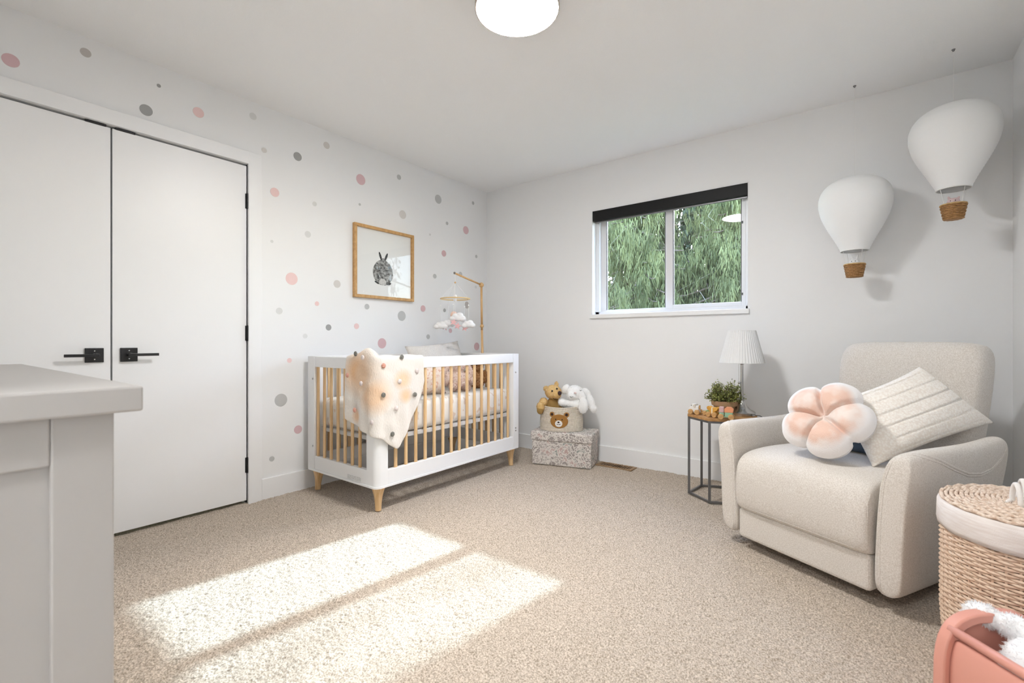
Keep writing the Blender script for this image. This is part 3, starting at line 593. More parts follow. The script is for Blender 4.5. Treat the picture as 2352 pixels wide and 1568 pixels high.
# rope basket with bear face
BZ = .266; bk = thing('rope_basket', 'coiled cream rope basket with brown bear face standing on floral box', 'basket', (1.006, -.247, BZ), R(20))
m_rope = M('cotton_rope', (.66, .58, .48), .9, col2=(.78, .71, .62), vscale=(120, 120, 40), bscale=(260, 260, 60), bstr=.5, bdist=.002)
prof_r = lambda t: .168 - .010*t - .012*max(0, t-.6) + .010*math.sin(PI*min(1, t*1.1))*.6
NR = 19; co = MB(); hr = .188/NR
rings = []
for i in range(NR):
    t = (i+.5)/NR; z = hr*(i+.5); r = prof_r(t)
    pts = [(r*math.cos(2*PI*k/56), r*.72*math.sin(2*PI*k/56), z + (.010*t*abs(math.cos(2*PI*k/56))**2 if i > 12 else 0)*(i-12)/7) for k in range(56)]
    co.tube(pts, hr*.54, 8, closed=True)
stuff(co.build('rope_coil', m_rope, bk, smooth=True))
MB().lathe([(.002, .004), (.150, .004), (.150, .012), (.002, .012)], 40, sy=.72).build('basket_floor', m_rope, bk)
# bear face applique follows the front of the basket
m_bface = M('bear_brown', (.36, .17, .04), .9, bscale=150, bstr=.3); m_bdark = M('bear_dark', (.035, .015, .012), .9); m_bwhite = M('bear_white', (.82, .80, .77), .9)
def applique(name, cx, cz, rx, rz, off, mat, label=None):
    n = 28; V = [];
    def P(x, z, o):
        t = min(1, max(0, z/.188)); r = prof_r(t) + .006 + o; xx = max(-.99, min(.99, x/r)); return (x, -r*.72*math.sqrt(1-xx*xx), z)
    rings = []
    for rr_ in (0.02, .5, .9, 1.0): rings.append([P(cx + rx*rr_*math.cos(2*PI*k/n), cz + rz*rr_*math.sin(2*PI*k/n), off) for k in range(n)])
    rings.append([P(cx + rx*math.cos(2*PI*k/n), cz + rz*math.sin(2*PI*k/n), off-.006) for k in range(n)])
    o = MB().loft(rings, cap=True).build(name, mat, bk, smooth=True)
    if label: o['label'] = label
FX = .006
applique('bear_ear', FX-.057, .134, .021, .021, .001, m_bface); applique('bear_ear', FX+.057, .134, .021, .021, .001, m_bface)
applique('bear_ear_inner', FX-.058, .135, .011, .011, .003, m_bdark); applique('bear_ear_inner', FX+.058, .135, .011, .011, .003, m_bdark)
applique('bear_face', FX, .083, .071, .054, .0025, m_bface, 'brown bear face applique')
applique('bear_muzzle', FX-.002, .065, .029, .026, .005, m_bwhite); applique('bear_nose', FX-.003, .076, .009, .006, .0065, m_bdark)
applique('bear_eye', FX-.026, .098, .0048, .006, .0045, m_bdark); applique('bear_eye', FX+.025, .097, .0048, .006, .0045, m_bdark)
applique('bear_mouth', FX-.010, .060, .008, .0022, .0065, m_bdark); applique('bear_mouth', FX+.006, .060, .008, .0022, .0065, m_bdark)
# yellow bear
m_honey = M('honey_plush', (.78, .53, .21), .95, col2=(.84, .63, .33), vscale=(50,)*3, bscale=150, bstr=.5, bdist=.003, sheen=.35)
m_honeyd = M('honey_body', (.36, .22, .07), .95, bscale=150, bstr=.5); m_muz = M('honey_muzzle', (.78, .58, .36), .95, bscale=150, bstr=.4)
yb = thing('yellow_bear', 'honey yellow teddy bear peeking out of the rope basket', 'plush toy', (.945, -.270, .28), R(20))
blob('head', [((.0,-.01,.285),(.066,.062,.058)), ((.030,-.045,.268),(.040,.040,.034)), ((-.062,.0,.335-.025),(.022,.013,.022),(0,R(-40),0)), ((.020,.022,.345),(.016,.012,.024))], m_honey, yb, .005, 4, fur=4500, furlen=.006, furw=.002)
blob('torso', [((0,0,.13),(.070,.055,.12)), ((-.080,-.045,.175),(.033,.030,.045),(R(15),R(25),0)), ((-.090,-.090,.145),(.028,.026,.034)), ((.07,-.02,.17),(.03,.03,.05))], m_honeyd, yb, .006, 4)
blob('arm', [((-.072,-.045,.205),(.034,.032,.036)), ((-.088,-.085,.170),(.031,.029,.042),(R(20),0,0))], m_honey, yb, .005, 4, fur=1500, furlen=.006, furw=.002)
MB().ell((.066,-.074,.285), (.016,.014,.018)).build('nose', M('nose_maroon', (.035, .010, .012), .5), yb, smooth=True)
for p in ((.005,-.072,.300), (.040,-.056,.318)): MB().ell(p, .0075).build('eye', m_eye, yb, smooth=True)
MB().tube([(.012,-.080,.246), (.026,-.088,.238), (.044,-.086,.240)], .0016, 6).build('mouth', m_eye, yb)
# white bunny
m_bun = M('white_plush', (.95, .948, .94), .95, bscale=130, bstr=.4, bdist=.003, sheen=.3)
wb = thing('white_rabbit', 'floppy eared white plush rabbit sitting in the rope basket', 'plush toy', (1.092, -.212, .28), R(20))
blob('body', [((0,0,.11),(.075,.060,.11)), ((.010,-.015,.195),(.085,.058,.045)), ((.020,-.010,.285),(.074,.066,.062),(0,R(10),0)), ((.005,-.055,.268),(.042,.036,.036)), ((-.070,-.045,.205),(.046,.036,.034),(0,R(20),0)), ((-.060,.00,.310),(.03,.03,.045),(0,R(30),0))], m_bun, wb, .006, 5, fur=2600, furlen=.007, furw=.002)
blob('ear', [((.080,-.045,.262),(.030,.022,.05),(0,R(-15),0)), ((.094,-.066,.190),(.040,.022,.062),(0,R(5),0))], m_bun, wb, .005, 4, fur=900, furlen=.007, furw=.002)
blob('ear', [((.105,.0,.285),(.034,.022,.045),(0,R(-40),0)), ((.142,-.01,.215),(.034,.022,.066),(0,R(-14),0)), ((.165,-.015,.165),(.030,.020,.036),(0,R(-20),0))], m_bun, wb, .005, 4, fur=900, furlen=.007, furw=.002)
MB().tube([(-.006,-.090,.262), (.006,-.0935,.257), (.018,-.091,.263)], .0016, 6).build('eye', m_eye, wb)
MB().tube([(.066,-.062,.312), (.073,-.055,.306), (.078,-.048,.312)], .0016, 6).build('eye', m_eye, wb)
MB().ell((.034,-.088,.292), (.011,.006,.008)).build('nose', M('nose_blush', (.80, .62, .58), .7), wb, smooth=True)
# floor vent
fv = thing('floor_vent', 'bronze metal floor register set in the carpet by the wall', 'floor vent', (1.415, -.105, 0), R(0))
m_brz = M('bronze', (.22, .13, .065), .45, metal=.5)
f_ = MB(); f_.box(-.150, .150, -.055, -.040, -.004, .006); f_.box(-.150, .150, .040, .055, -.004, .006); f_.box(-.150, -.125, -.040, .040, -.004, .006); f_.box(.125, .150, -.040, .040, -.004, .006)
f_.build('vent_frame', M('bronze_light', (.34, .22, .12), .5, metal=.3), fv, bevel=.002)
MB().box(-.126, .126, -.041, .041, -.0115, -.0045).build('duct', m_bdark, fv)
for i in range(13):
    MB().box(-.0040, .0040, -.040, .040, -.003, .005).build('louvre', m_brz, fv, loc=(-.114 + i*.019, 0, 0))

# ================================================================== side table
TZ = .513; tt = thing('side_table', 'hexagonal side table with wood top and grey steel frame', 'side table', (2.250, -.345, 0), R(0))
m_ttop = M('acacia', (.52, .29, .11), .4, col2=(.34, .16, .05), vscale=(6, 70, 70), vdetail=5, vlo=.35, vhi=.7)
m_gun = M('gunmetal', (.20, .20, .205), .4, metal=.85)
HR = .205; A0 = 203
hexp = [(HR*math.cos(R(A0+60*k)), HR*math.sin(R(A0+60*k))) for k in range(6)]
MB().prism(hexp, TZ-.018, TZ).build('table_top', m_ttop, tt, bevel=.002)
def barbox(p, q, w=.012):
    p = Vector(p); q = Vector(q); d = (q-p); u = d.normalized(); a = u.cross(Vector((0,0,1)))
    if a.length < 1e-4: a = Vector((math.cos(R(A0)), math.sin(R(A0)), 0))
    a.normalize(); b = u.cross(a); h = w/2
    return MB().loft([[c_ + a*sx*h + b*sy*h for sx, sy in ((-1,-1),(1,-1),(1,1),(-1,1))] for c_ in (p, q)])
hi = [(x*.955, y*.955) for x, y in hexp]
for k in range(6):
    j = (k+1) % 6
    barbox((*hi[k], TZ-.024), (*hi[j], TZ-.024), .012).build('top_bar', m_gun, tt)
    barbox((*hi[k], .007), (*hi[j], .007), .012).build('bottom_bar', m_gun, tt)
    barbox((*hi[k], .002), (*hi[k], TZ-.018), .014).build('leg', m_gun, tt)
# lamp
la = thing('table_lamp', 'brushed steel table lamp with pleated white shade', 'lamp', (2.355, -.288, TZ))
MB().lathe([(.002, 0), (.076, 0), (.078, .004), (.078, .020), (.072, .026), (.050, .038), (.030, .058), (.019, .078), (.016, .086), (.016, .096), (.008, .098), (.002, .098)], 40).build('base', m_steel, la, smooth=True, ang=35)
MB().lathe([(.0085, .096), (.0085, .345)], 20).build('pole', m_steel, la, smooth=True, ang=40)
MB().lathe([(.008, .318), (.024, .326), (.026, .340), (.020, .346)], 24).build('socket', m_steel, la, smooth=True, ang=40)
sh = MB(); NP = 96
sh.loft([[((r + (.0022 if k % 2 else -.0008))*math.cos(2*PI*k/NP), (r + (.0022 if k % 2 else -.0008))*math.sin(2*PI*k/NP), z) for k in range(NP)] for r, z in ((.128, .330), (.127, .334), (.102, .432), (.079, .526), (.0785, .530))], cap=False)
m_shade = M('shade_fabric', (.86, .86, .85), .9, sss=.0)
so_ = sh.build('shade', m_shade, la, solid=.0015)
sr = MB()
for r, z in ((.128, .330), (.078, .530)): sr.tube([(r*math.cos(2*PI*k/48), r*math.sin(2*PI*k/48), z) for k in range(48)], .0022, 6, closed=True)
for k in range(3): sr.tube([(0, 0, .50), (.078*math.cos(R(120*k)), .078*math.sin(R(120*k)), .528)], .0016, 6)
sr.tube([(0,0,.345), (0,0,.50)], .006, 8); sr.build('shade_ring', m_shade, so_)
ch = MB(); ch.tube([(-.014, -.012, .335), (-.014, -.012, .210)], .0009, 5); ch.build('pull_chain', m_steel, la)
MB().ell((-.014, -.012, .203), .0075).build('pull_knob', m_steel, la, smooth=True)
MB().tube([(.07, .01, .004), (.098, .005, .005), (.118, -.03, .004), (.131, -.045, -.004), (.137, -.06, -.06), (.139, -.06, -.22)], .0022, 6).build('cord', M('cord_dark', (.05, .05, .05), .5), la, smooth=True)
# potted plant
pt = thing('potted_plant', 'small leafy green bush in a round terracotta pot', 'plant', (2.255, -.292, TZ))
m_terra = M('terracotta', (.50, .31, .18), .85, col2=(.40, .27, .14), vscale=(30,)*3, vlo=.45, vhi=.7)
MB().lathe([(.002, 0), (.052, 0), (.069, .054), (.078, .055), (.083, .084), (.077, .085), (.072, .066), (.002, .066)], 36).build('pot', m_terra, pt, smooth=True, ang=35)
MB().lathe([(.002, .070), (.073, .068), (.073, .060), (.002, .060)], 24).build('soil', M('soil', (.03, .02, .014), .95), pt)
def leaf_mat(name, a, b_, s):
    return M(name, a, .5, col2=b_, vscale=(s, s, s), vdetail=2, vlo=.36, vhi=.64)
m_leaf = leaf_mat('bush_leaf', (.07, .10, .02), (.36, .38, .10), 45)
rg = np.random.default_rng(5); V = []; F = []; SV = MB()
for i in range(210):
    a = rg.uniform(0, 2*PI); el = rg.uniform(.0, 1); r = .118*math.sqrt(1-el*el*.85)*rg.uniform(.6, 1.05); tip = np.array([r*math.cos(a), r*math.sin(a), .078 + .145*el*rg.uniform(.7, 1.05)]); base = np.array([.03*math.cos(a), .03*math.sin(a), .070])
    SV.tube([tuple(base), tuple((base+tip)/2 + np.array([0,0,.012])), tuple(tip)], .0009, 3)
    for k in range(13):
        f = rg.uniform(.30, 1.03); p = base + (tip-base)*f + np.array([0,0,.012*math.sin(PI*min(f, 1))]) + rg.normal(size=3)*.005
        d = rg.normal(size=3) + (tip-base)/np.linalg.norm(tip-base)*.8 + np.array([0,0,.3]); d /= np.linalg.norm(d); t = np.cross(d, rg.normal(size=3)); t /= np.linalg.norm(t); l = rg.uniform(.008, .014); wd = l*.36
        k0 = len(V); V += [tuple(p), tuple(p + d*l*.5 + t*wd), tuple(p + d*l), tuple(p + d*l*.5 - t*wd)]; F.append((k0, k0+1, k0+2, k0+3))
lf = MB(); lf.v = V; lf.f = F; stuff(lf.build('foliage', m_leaf, pt)); SV.build('stem', M('stem_brown', (.14, .10, .05), .8), pt)
# wheeled wooden toys
m_twood = M('toy_beech', (.62, .37, .15), .5, col2=(.50, .27, .10), vscale=(90, 90, 90))
def wheels(root, xs, w=.030, r=.0165):
    for x in xs:
        ax = MB().tube([(x, -w/2, r), (x, w/2, r)], .003, 8).build('axle', m_twood, root)
        for s_ in (-1, 1):
            wv_ = MB().lathe([(.002, -.006), (r-.002, -.006), (r, -.004), (r, .004), (r-.002, .006), (.002, .006)], 24); wv_.xf(Matrix.Rotation(R(90), 4, 'X')); wv_.build('wheel', m_twood, root, smooth=True, ang=35, loc=(x, s_*(w/2+.006), r))
def silhouette(name, poly, t, mat, root, label=None, off=0.):
    s_ = MB().prism(poly, -t/2, t/2); s_.xf(Matrix.Rotation(R(90), 4, 'X')); o = s_.build(name, mat, root, bevel=.002, loc=(0, off, 0))
    if label: o['label'] = label
m_tw = M('toy_white', (.82, .80, .77), .55); m_ty = M('toy_yellow', (.72, .38, .06), .5, col2=(.60, .29, .04), vscale=(20, 20, 120)); m_tg = M('toy_green', (.28, .46, .30), .5); m_to = M('toy_coral', (.76, .30, .14), .5); m_tp = M('toy_mauve', (.60, .38, .36), .5)
t1 = thing('dog_toy', 'white wooden puppy on wheels at the left corner of the table', 'wooden toy', (2.113, -.430, TZ), R(-14))
silhouette('body', [(-.030,.012),(-.030,.024),(-.036,.030),(-.034,.042),(-.026,.048),(-.022,.062),(-.012,.068),(.004,.064),(.010,.056),(.024,.054),(.026,.036),(.028,.012)], .030, m_tw, t1)
silhouette('ear', ellpoly(.002, .054, .008, .012, 16), .038, M('toy_ear', (.62, .56, .48), .6), t1)
for s_ in (-1, 1): MB().ell((-.020, s_*.0152, .056), (.003, .0012, .003)).build('eye', m_eye, t1, smooth=True)
silhouette('tail', [(.024,.034),(.032,.036),(.032,.060),(.025,.060)], .010, m_twood, t1)
wheels(t1, (-.022, .022))
t2 = thing('crocodile_toy', 'flat green wooden crocodile on wheels between puppy and butterfly toys', 'wooden toy', (2.190, -.422, TZ), R(-16))
silhouette('body', [(-.026,.012),(.026,.012),(.028,.022),(.010,.026),(.004,.034),(-.006,.034),(-.010,.028),(-.028,.026)], .024, M('toy_moss', (.34, .40, .16), .5), t2); wheels(t2, (-.014, .014), r=.0135)
t3 = thing('butterfly_toy', 'yellow wooden butterfly on wheels in front of the plant pot', 'wooden toy', (2.234, -.478, TZ), R(-24))
silhouette('wings', [(-.005,.018),(-.022,.016),(-.026,.028),(-.016,.036),(-.036,.044),(-.040,.058),(-.030,.066),(-.012,.062),(.0,.056),(.012,.062),(.030,.066),(.040,.058),(.036,.044),(.016,.036),(.026,.028),(.022,.016),(.005,.018)], .030, m_ty, t3)
silhouette('torso', ellpoly(0, .038, .006, .024, 16), .034, M('toy_cream', (.80, .68, .48), .6), t3); wheels(t3, (-.021, .021))
t4 = thing('truck_toy', 'green wooden truck with coral and mauve blocks at the table front', 'wooden toy', (2.318, -.520, TZ), R(8))
MB().box(-.040, .034, -.016, .016, .013, .020).build('chassis', m_tg, t4, bevel=.002)
MB().box(-.008, .034, -.017, .017, .020, .042).build('cargo_bed', m_tg, t4, bevel=.002); MB().box(-.040, -.012, -.015, .015, .020, .040).build('cab', m_tg, t4, bevel=.003)
silhouette('house_block', [(-.010,.042),(.036,.042),(.038,.062),(.026,.074),(.002,.074),(-.012,.062)], .032, m_to, t4); MB().box(-.040, -.013, -.015, .015, .040, .074).build('mauve_block', m_tp, t4, bevel=.004)
wheels(t4, (-.030, .026), r=.0165)
# ================================================================== armchair
m_linen = M('oatmeal_linen', (.60, .54, .475), .9, col2=(.74, .69, .63), vscale=(260, 260, 260), vdetail=2, vlo=.36, vhi=.64, bscale=(420, 420, 420), bstr=.35, bdist=.0015, sheen=.2, spec=.2)
m_pipe = m_linen
CA = R(-28); FLc = Vector((2.416, -1.025, 0)); exv = Vector((math.cos(CA), math.sin(CA), 0)); eyv = Vector((-math.sin(CA), math.cos(CA), 0))
cc = FLc + exv*.38 + eyv*.40
ac = thing('armchair', 'oatmeal upholstered recliner armchair with flared arms', 'armchair', cc, CA)
MB().lathe([(.02, .002), (.26, .002), (.27, .012), (.27, .030), (.10, .045), (.10, .080), (.02, .080)], 36, (0, .02, 0)).build('swivel_base', M('base_black', (.012, .012, .012), .6), ac, smooth=True, ang=40)
MB().box(-.290, .290, -.36, .30, .055, .31).build('body', m_linen, ac, bevel=.01)
MB().box(-.284, .284, -.408, -.345, .050, .188).build('lower_panel', m_linen, ac, bevel=.016, bseg=3)
prof = [(-.385,.180),(-.418,.186),(-.436,.215),(-.440,.30),(-.436,.375),(-.415,.430),(-.36,.458),(-.22,.470),(.02,.466),(.27,.440),(.27,.32),(-.30,.31),(-.372,.290),(-.380,.20)]
rings = []
for x, k, dz in ((-.288,.90,-.016),(-.284,.97,-.006),(-.262,1,0),(-.13,1,.006),(0,1,.008),(.13,1,.006),(.262,1,0),(.284,.97,-.006),(.288,.90,-.016)):
    cy_, cz_ = -.12, .33; rings.append([(x, cy_ + (y-cy_)*(k if y < -.3 else 1), cz_ + (z-cz_)*k + (dz if z > .4 else 0)) for y, z in prof])
seat_o = MB().loft(rings).build('seat_cushion', m_linen, ac, smooth=True, subd=2)
SEATP = [(-.282,-.430,.196),(-.15,-.444,.190),(0,-.446,.189),(.15,-.444,.190),(.268,-.434,.193),(.283,-.422,.215),(.286,-.425,.30),(.286,-.42,.38),(.283,-.395,.43)]
def hug(path, target, lift):
    bpy.context.view_layer.update(); ev = target.evaluated_get(bpy.context.evaluated_depsgraph_get()); out = []
    for q in path:
        ok, loc, nor, _ = ev.closest_point_on_mesh(Vector(q)); out.append(tuple(loc + nor*lift))
    return out
def arm(s_):
    R_ = []
    sec = [(.292,.052),(.372,.052),(.384,.12),(.390,.30),(.400,.44),(.414,.535),(.408,.572),(.385,.586),(.352,.580),(.330,.555),(.310,.47),(.296,.30),(.290,.12)]
    for y, k, top, inn in ((-.408,.86,-.03,.0),(-.400,.95,-.012,.0),(-.375,1,-.003,0),(-.25,1,.0,0),(-.08,1,-.004,.004),(.08,1,-.003,.01),(.20,1,.006,.012),(.262,1,.010,.012),(.285,.94,.0,.010),(.292,.85,-.02,.008)):
        mx = .348
        R_.append([(s_*(mx + (x-mx)*k + (inn if z > .4 else 0)), y, .32 + (z-.32)*(1 - (1-k)*.35) + (top*(z-.32)/.26 if z > .32 else 0)) for x, z in sec])
    if s_ < 0: R_ = [r[::-1] for r in R_]
    a = MB().loft(R_).build('arm', m_linen, ac, smooth=True, subd=2)
    pth = [(.303,-.410,.062),(.303,-.414,.20),(.306,-.414,.36),(.318,-.411,.49),(.340,-.398,.555),(.372,-.365,.582),(.400,-.30,.574),(.413,-.22,.549),(.4095,-.12,.510),(.4045,-.02,.478),(.403,.07,.468),(.4055,.15,.480),(.412,.225,.520),(.416,.268,.562)]
    P = []
    for i in range(len(pth)-1):
        for t in (0, .33, .66): P.append(tuple(s_*(pth[i][0]*(1-t)+pth[i+1][0]*t) if q == 0 else pth[i][q]*(1-t)+pth[i+1][q]*t for q in range(3)))
    MB().tube(hug(P, a, .0040), .0062, 8).build('piping', m_pipe, a, smooth=True); MB().tube(hug([(x+s_*.010, y-.001, z-.011) for x, y, z in P], a, .0022), .0042, 7).build('piping', m_pipe, a, smooth=True)
arm(1); arm(-1)
MB().tube(hug([tuple(Vector(a)*(1-t)+Vector(b)*t) for a, b in zip(SEATP, SEATP[1:]) for t in (0,.33,.66)], seat_o, .0025), .0040, 6).build('piping', m_pipe, seat_o, smooth=True)
rings = []
for z, w_, yc, th in ((.34,.262,.325,.075),(.42,.272,.335,.085),(.55,.282,.355,.092),(.70,.292,.378,.092),(.84,.298,.400,.088),(.915,.297,.412,.080),(.955,.286,.418,.062),(.974,.262,.421,.036),(.976,.20,.422,.020)):
    ring = []
    for k in range(28):
        t = 2*PI*k/28; c_, s_ = math.cos(t), math.sin(t); e_ = .38
        ring.append((.026 + w_*math.copysign(abs(c_)**e_, c_), yc + th*math.copysign(abs(s_)**e_, s_) - .012*(1-c_*c_)*(1 if s_ < 0 else 0), z - .012*(z > .9)*abs(c_)**3))
    rings.append(ring)
MB().loft(rings).build('backrest', m_linen, ac, smooth=True, subd=1)
# cushions on the chair
Tt, Rr, Bb = Vector((3.173,-.740,.863)), Vector((3.417,-.679,.630)), Vector((3.006,-1.130,.468)); Lr = Vector((2.87, -.955, .71)); ctr = (Tt+Bb+Lr+Rr)/4
ua, ub = (Rr-Bb), (Tt-Rr); un = ua.cross(ub).normalized(); un = un if un.y < 0 else -un
qp = thing('quilted_pillow', 'large cream quilted knit pillow propped against the right chair arm', 'pillow', ctr)
pm = pillow_mesh(1., 1., .17, 72, pinch=.09, grooves=lambda a, b: b*2.9+.5, gdepth=.008, seed=3)
pm.v = [tuple((Bb*(.5-x) + Rr*(.5+x))*(.5-y) + (Lr*(.5-x) + Tt*(.5+x))*(.5+y) + un*z - ctr) for x, y, z in pm.v]
m_chen = bpy.data.materials.new('chenille_knit'); m_chen.use_nodes = True; nt = m_chen.node_tree; b = nt.nodes['Principled BSDF']; L = nt.links.new
b.inputs['Base Color'].default_value = (.83, .775, .70, 1); b.inputs['Roughness'].default_value = .95; b.inputs['Sheen Weight'].default_value = .3
tc = _n(nt, 'ShaderNodeTexCoord'); vk = _n(nt, 'ShaderNodeTexVoronoi'); vk.inputs['Scale'].default_value = 120; L(tc.outputs['Object'], vk.inputs['Vector'])
bp = _n(nt, 'ShaderNodeBump'); bp.inputs['Strength'].default_value = .5; bp.inputs['Distance'].default_value = .003; bp.invert = True; L(vk.outputs['Distance'], bp.inputs['Height']); L(bp.outputs[0], b.inputs['Normal'])
mk = _n(nt, 'ShaderNodeMix', data_type='RGBA'); mrk = _n(nt, 'ShaderNodeMapRange'); mrk.inputs['From Min'].default_value = .2; mrk.inputs['From Max'].default_value = .75; L(vk.outputs['Distance'], mrk.inputs[0]); L(mrk.outputs[0], mk.inputs['Factor']); mk.inputs[6].default_value = (.97, .92, .845, 1); mk.inputs[7].default_value = (.87, .79, .70, 1); L(mk.outputs[2], b.inputs['Base Color'])
pm.build('cover', m_chen, qp, smooth=True, fix=True)
# flower cushion
fc = Vector((2.846, -1.075, .640)); fn = Vector((-.26, -.80, .54)).normalized(); fu = (Vector((0,0,1)) - fn*fn.z).normalized(); fr2 = fu.cross(fn).normalized()
fw = thing('flower_cushion', 'peach plush cushion shaped like a five petal flower', 'cushion', fc)
def flower():
    NT, NS = 120, 18; me = MB(); Rm = .182
    def Rt(t): return Rm*(.76 + .24*abs(math.cos(2.5*t))**.55)
    for side in (1, -1):
        G = []
        for i in range(NS+1):
            s_ = i/NS; row = []
            for k in range(NT+1):
                t = 2*PI*k/NT + .35; cr = 1-abs(math.cos(2.5*t)); rr_ = Rt(t)
                q = max(0, 1-s_**2.6)**.5; h = .070*q
                h -= .034*math.exp(-((abs(math.cos(2.5*t))*s_*rr_)/.017)**2)*q*min(1, s_*5)           # creases between petals
                h -= .040*math.exp(-(s_*rr_/.035)**2)
                h += .016*math.exp(-((s_-.62)/.22)**2)*abs(math.cos(2.5*t))
                p = fr2*(rr_*s_*math.cos(t)) + fu*(rr_*s_*math.sin(t)) + fn*(side*max(h, 0))
                row.append(tuple(p))
            G.append(row if side > 0 else row[::-1])
        me.grid(G)
    return me
m_peach = M('peach_plush', (.80, .55, .44), .95, col2=(.86, .74, .67), vscale=(14, 14, 14), vdetail=2, vlo=.40, vhi=.62, bscale=240, bstr=.5, bdist=.003, sheen=.4); m_pwhite = M('white_side_plush', (.87, .83, .81), .95, bscale=240, bstr=.5, bdist=.003, sheen=.4)
fo = flower().build('cover', m_peach, fw, smooth=True, fix=True)
at_ = fo.data.attributes.new('rim', 'FLOAT', 'POINT')
for v_ in fo.data.vertices:
    c_ = v_.co; r_ = math.hypot(c_.dot(fr2), c_.dot(fu)); t_ = math.atan2(c_.dot(fu), c_.dot(fr2)); q_ = r_/(.182*(.76 + .24*abs(math.cos(2.5*t_))**.55))
    at_.data[v_.index].value = 1.0 if c_.dot(fn) < 0 else min(1., max(0., (q_ - .74)/.14))
nt = m_peach.node_tree; L = nt.links.new; an = _n(nt, 'ShaderNodeAttribute'); an.attribute_name = 'rim'; old = nt.nodes['Principled BSDF'].inputs['Base Color'].links[0].from_socket
mw = _n(nt, 'ShaderNodeMix', data_type='RGBA'); L(an.outputs['Fac'], mw.inputs['Factor']); L(old, mw.inputs[6]); mw.inputs[7].default_value = (.90, .86, .84, 1); L(mw.outputs[2], nt.nodes['Principled BSDF'].inputs['Base Color'])
# slate cushion behind
nc = thing('navy_cushion', 'slate blue cushion tucked behind the pillow and flower cushion', 'cushion', Vector((2.965, -.835, .560)), rot=(R(66), 0, CA))
pillow_mesh(.30, .20, .09, 20).build('cover', M('slate_fabric', (.10, .14, .20), .9, bscale=300, bstr=.3), nc, smooth=True, fix=True)

# ================================================================== laundry basket
LX, LY, RX, RY = 3.372, -1.500, .192, .212
lb = thing('laundry_basket', 'tall oval wicker laundry basket with woven lid and rope handle', 'basket', (LX, LY, 0))
m_wick = M('pale_wicker', (.66, .46, .33), .7, col2=(.78, .60, .46), vscale=(60, 60, 90), vlo=.35, vhi=.65)
def oval(t, r=0.): return ((RX+r)*math.cos(t), (RY+r)*math.sin(t))
NS_ = 44; wk = MB(); rows = 62; zt_ = .462
for i in range(rows):
    z = .006 + (zt_-.012)*i/(rows-1); pts = []; ns_ = NS_*3
    for k in range(ns_):
        t = 2*PI*k/ns_; a = 3.5e-3*math.cos(NS_/2*t + (PI if i % 2 else 0)); x, y = oval(t, a - .010*(1-min(1, z/.15))); pts.append((x, y, z + .0012*math.sin(t*5+i)))
    wk.tube(pts, .0044, 4, closed=True)
for o_ in (stuff(wk.build('weave', m_wick, lb, smooth=True)),): pass
sk_ = MB()
for k in range(NS_):
    t = 2*PI*(k+.0)/NS_; x0, y0 = oval(t, -.010); x1, y1 = oval(t, 0); sk_.tube([(x0, y0, .002), ((x0+x1)/2, (y0+y1)/2, .07), (x1, y1, .15), (x1, y1, zt_)], .0032, 5)
stuff(sk_.build('stakes', m_wick, lb)); MB().loft([[(*oval(2*PI*k/48, -.012), z) for k in range(48)] for z in (.004, .462)], cap=True).build('liner', M('liner_tan', (.30, .19, .12), .9), lb)
m_linb = M('linen_band', (.74, .66, .61), .9, col2=(.82, .76, .72), vscale=(20, 20, 200), bscale=400, bstr=.3)
MB().loft([[(*oval(2*PI*k/72, r + .0015*math.sin(11*2*PI*k/72 + z*60)), z) for k in range(72)] for r, z in ((.002,.408),(.0085,.406),(.0105,.420),(.0115,.450),(.0105,.478),(.006,.484),(-.004,.480))], cap=False).build('fabric_band', m_linb, lb, smooth=True, solid=.003)
ld = MB(); nrg = 17
for i in range(nrg):
    f = (i+.6)/nrg; pts = []
    for k in range(96):
        t = 2*PI*k/96; x, y = oval(t); pts.append((x*f*1.03, y*f*1.03, .490 + .014*(1-f*f) + .0030*math.cos(24*t + PI*(i % 2))))
    ld.tube(pts, .0058, 5, closed=True)
lid_o = MB().loft([[(*[q*f for q in oval(2*PI*k/48)], .486 + .012*(1-f*f)) for k in range(48)] for f in (1.02, .8, .5, .2, .01)], cap=True).build('lid', M('lid_wicker', (.68, .50, .38), .8), lb, smooth=True)
stuff(ld.build('lid_coil', M('lid_strand', (.80, .66, .54), .8, col2=(.62, .44, .32), vscale=(120, 120, 120), vlo=.4, vhi=.65), lid_o, smooth=True))
m_hrope = M('handle_rope', (.84, .79, .74), .9, bscale=300, bstr=.5)
for (x, y, a_) in ((-.036, -.045, .55), (-.012, .020, .50)):
    P = []
    for k in range(15):
        t = PI*k/14; P.append((x + .026*math.cos(t)*math.cos(a_+1.2), y + .026*math.cos(t)*math.sin(a_+1.2), .500 + .062*math.sin(t)))
    MB().tube(P, .0065, 8).build('rope_handle', m_hrope, lid_o, smooth=True)
    MB().tube([P[0], (P[0][0]-.006, P[0][1]-.012, .509), (P[0][0]-.016, P[0][1]-.03, .508)], [.006, .006, .004], 7).build('rope_tail', m_hrope, lid_o, smooth=True)

# ================================================================== coral toy bin with rabbit
bA = Vector((3.130, -2.035, 0)); ad = Vector((.66, -.75, 0)).normalized(); bd_ = Vector((.75, .66, 0)).normalized()
tb_ = thing('toy_bin', 'coral pink plastic toy bin with rounded end panel and rolled rim', 'toy bin', bA, math.atan2(ad.y, ad.x))
m_coral = M('coral_plastic', (.72, .33, .255), .38, col2=(.69, .315, .245), vscale=(3, 3, 3))
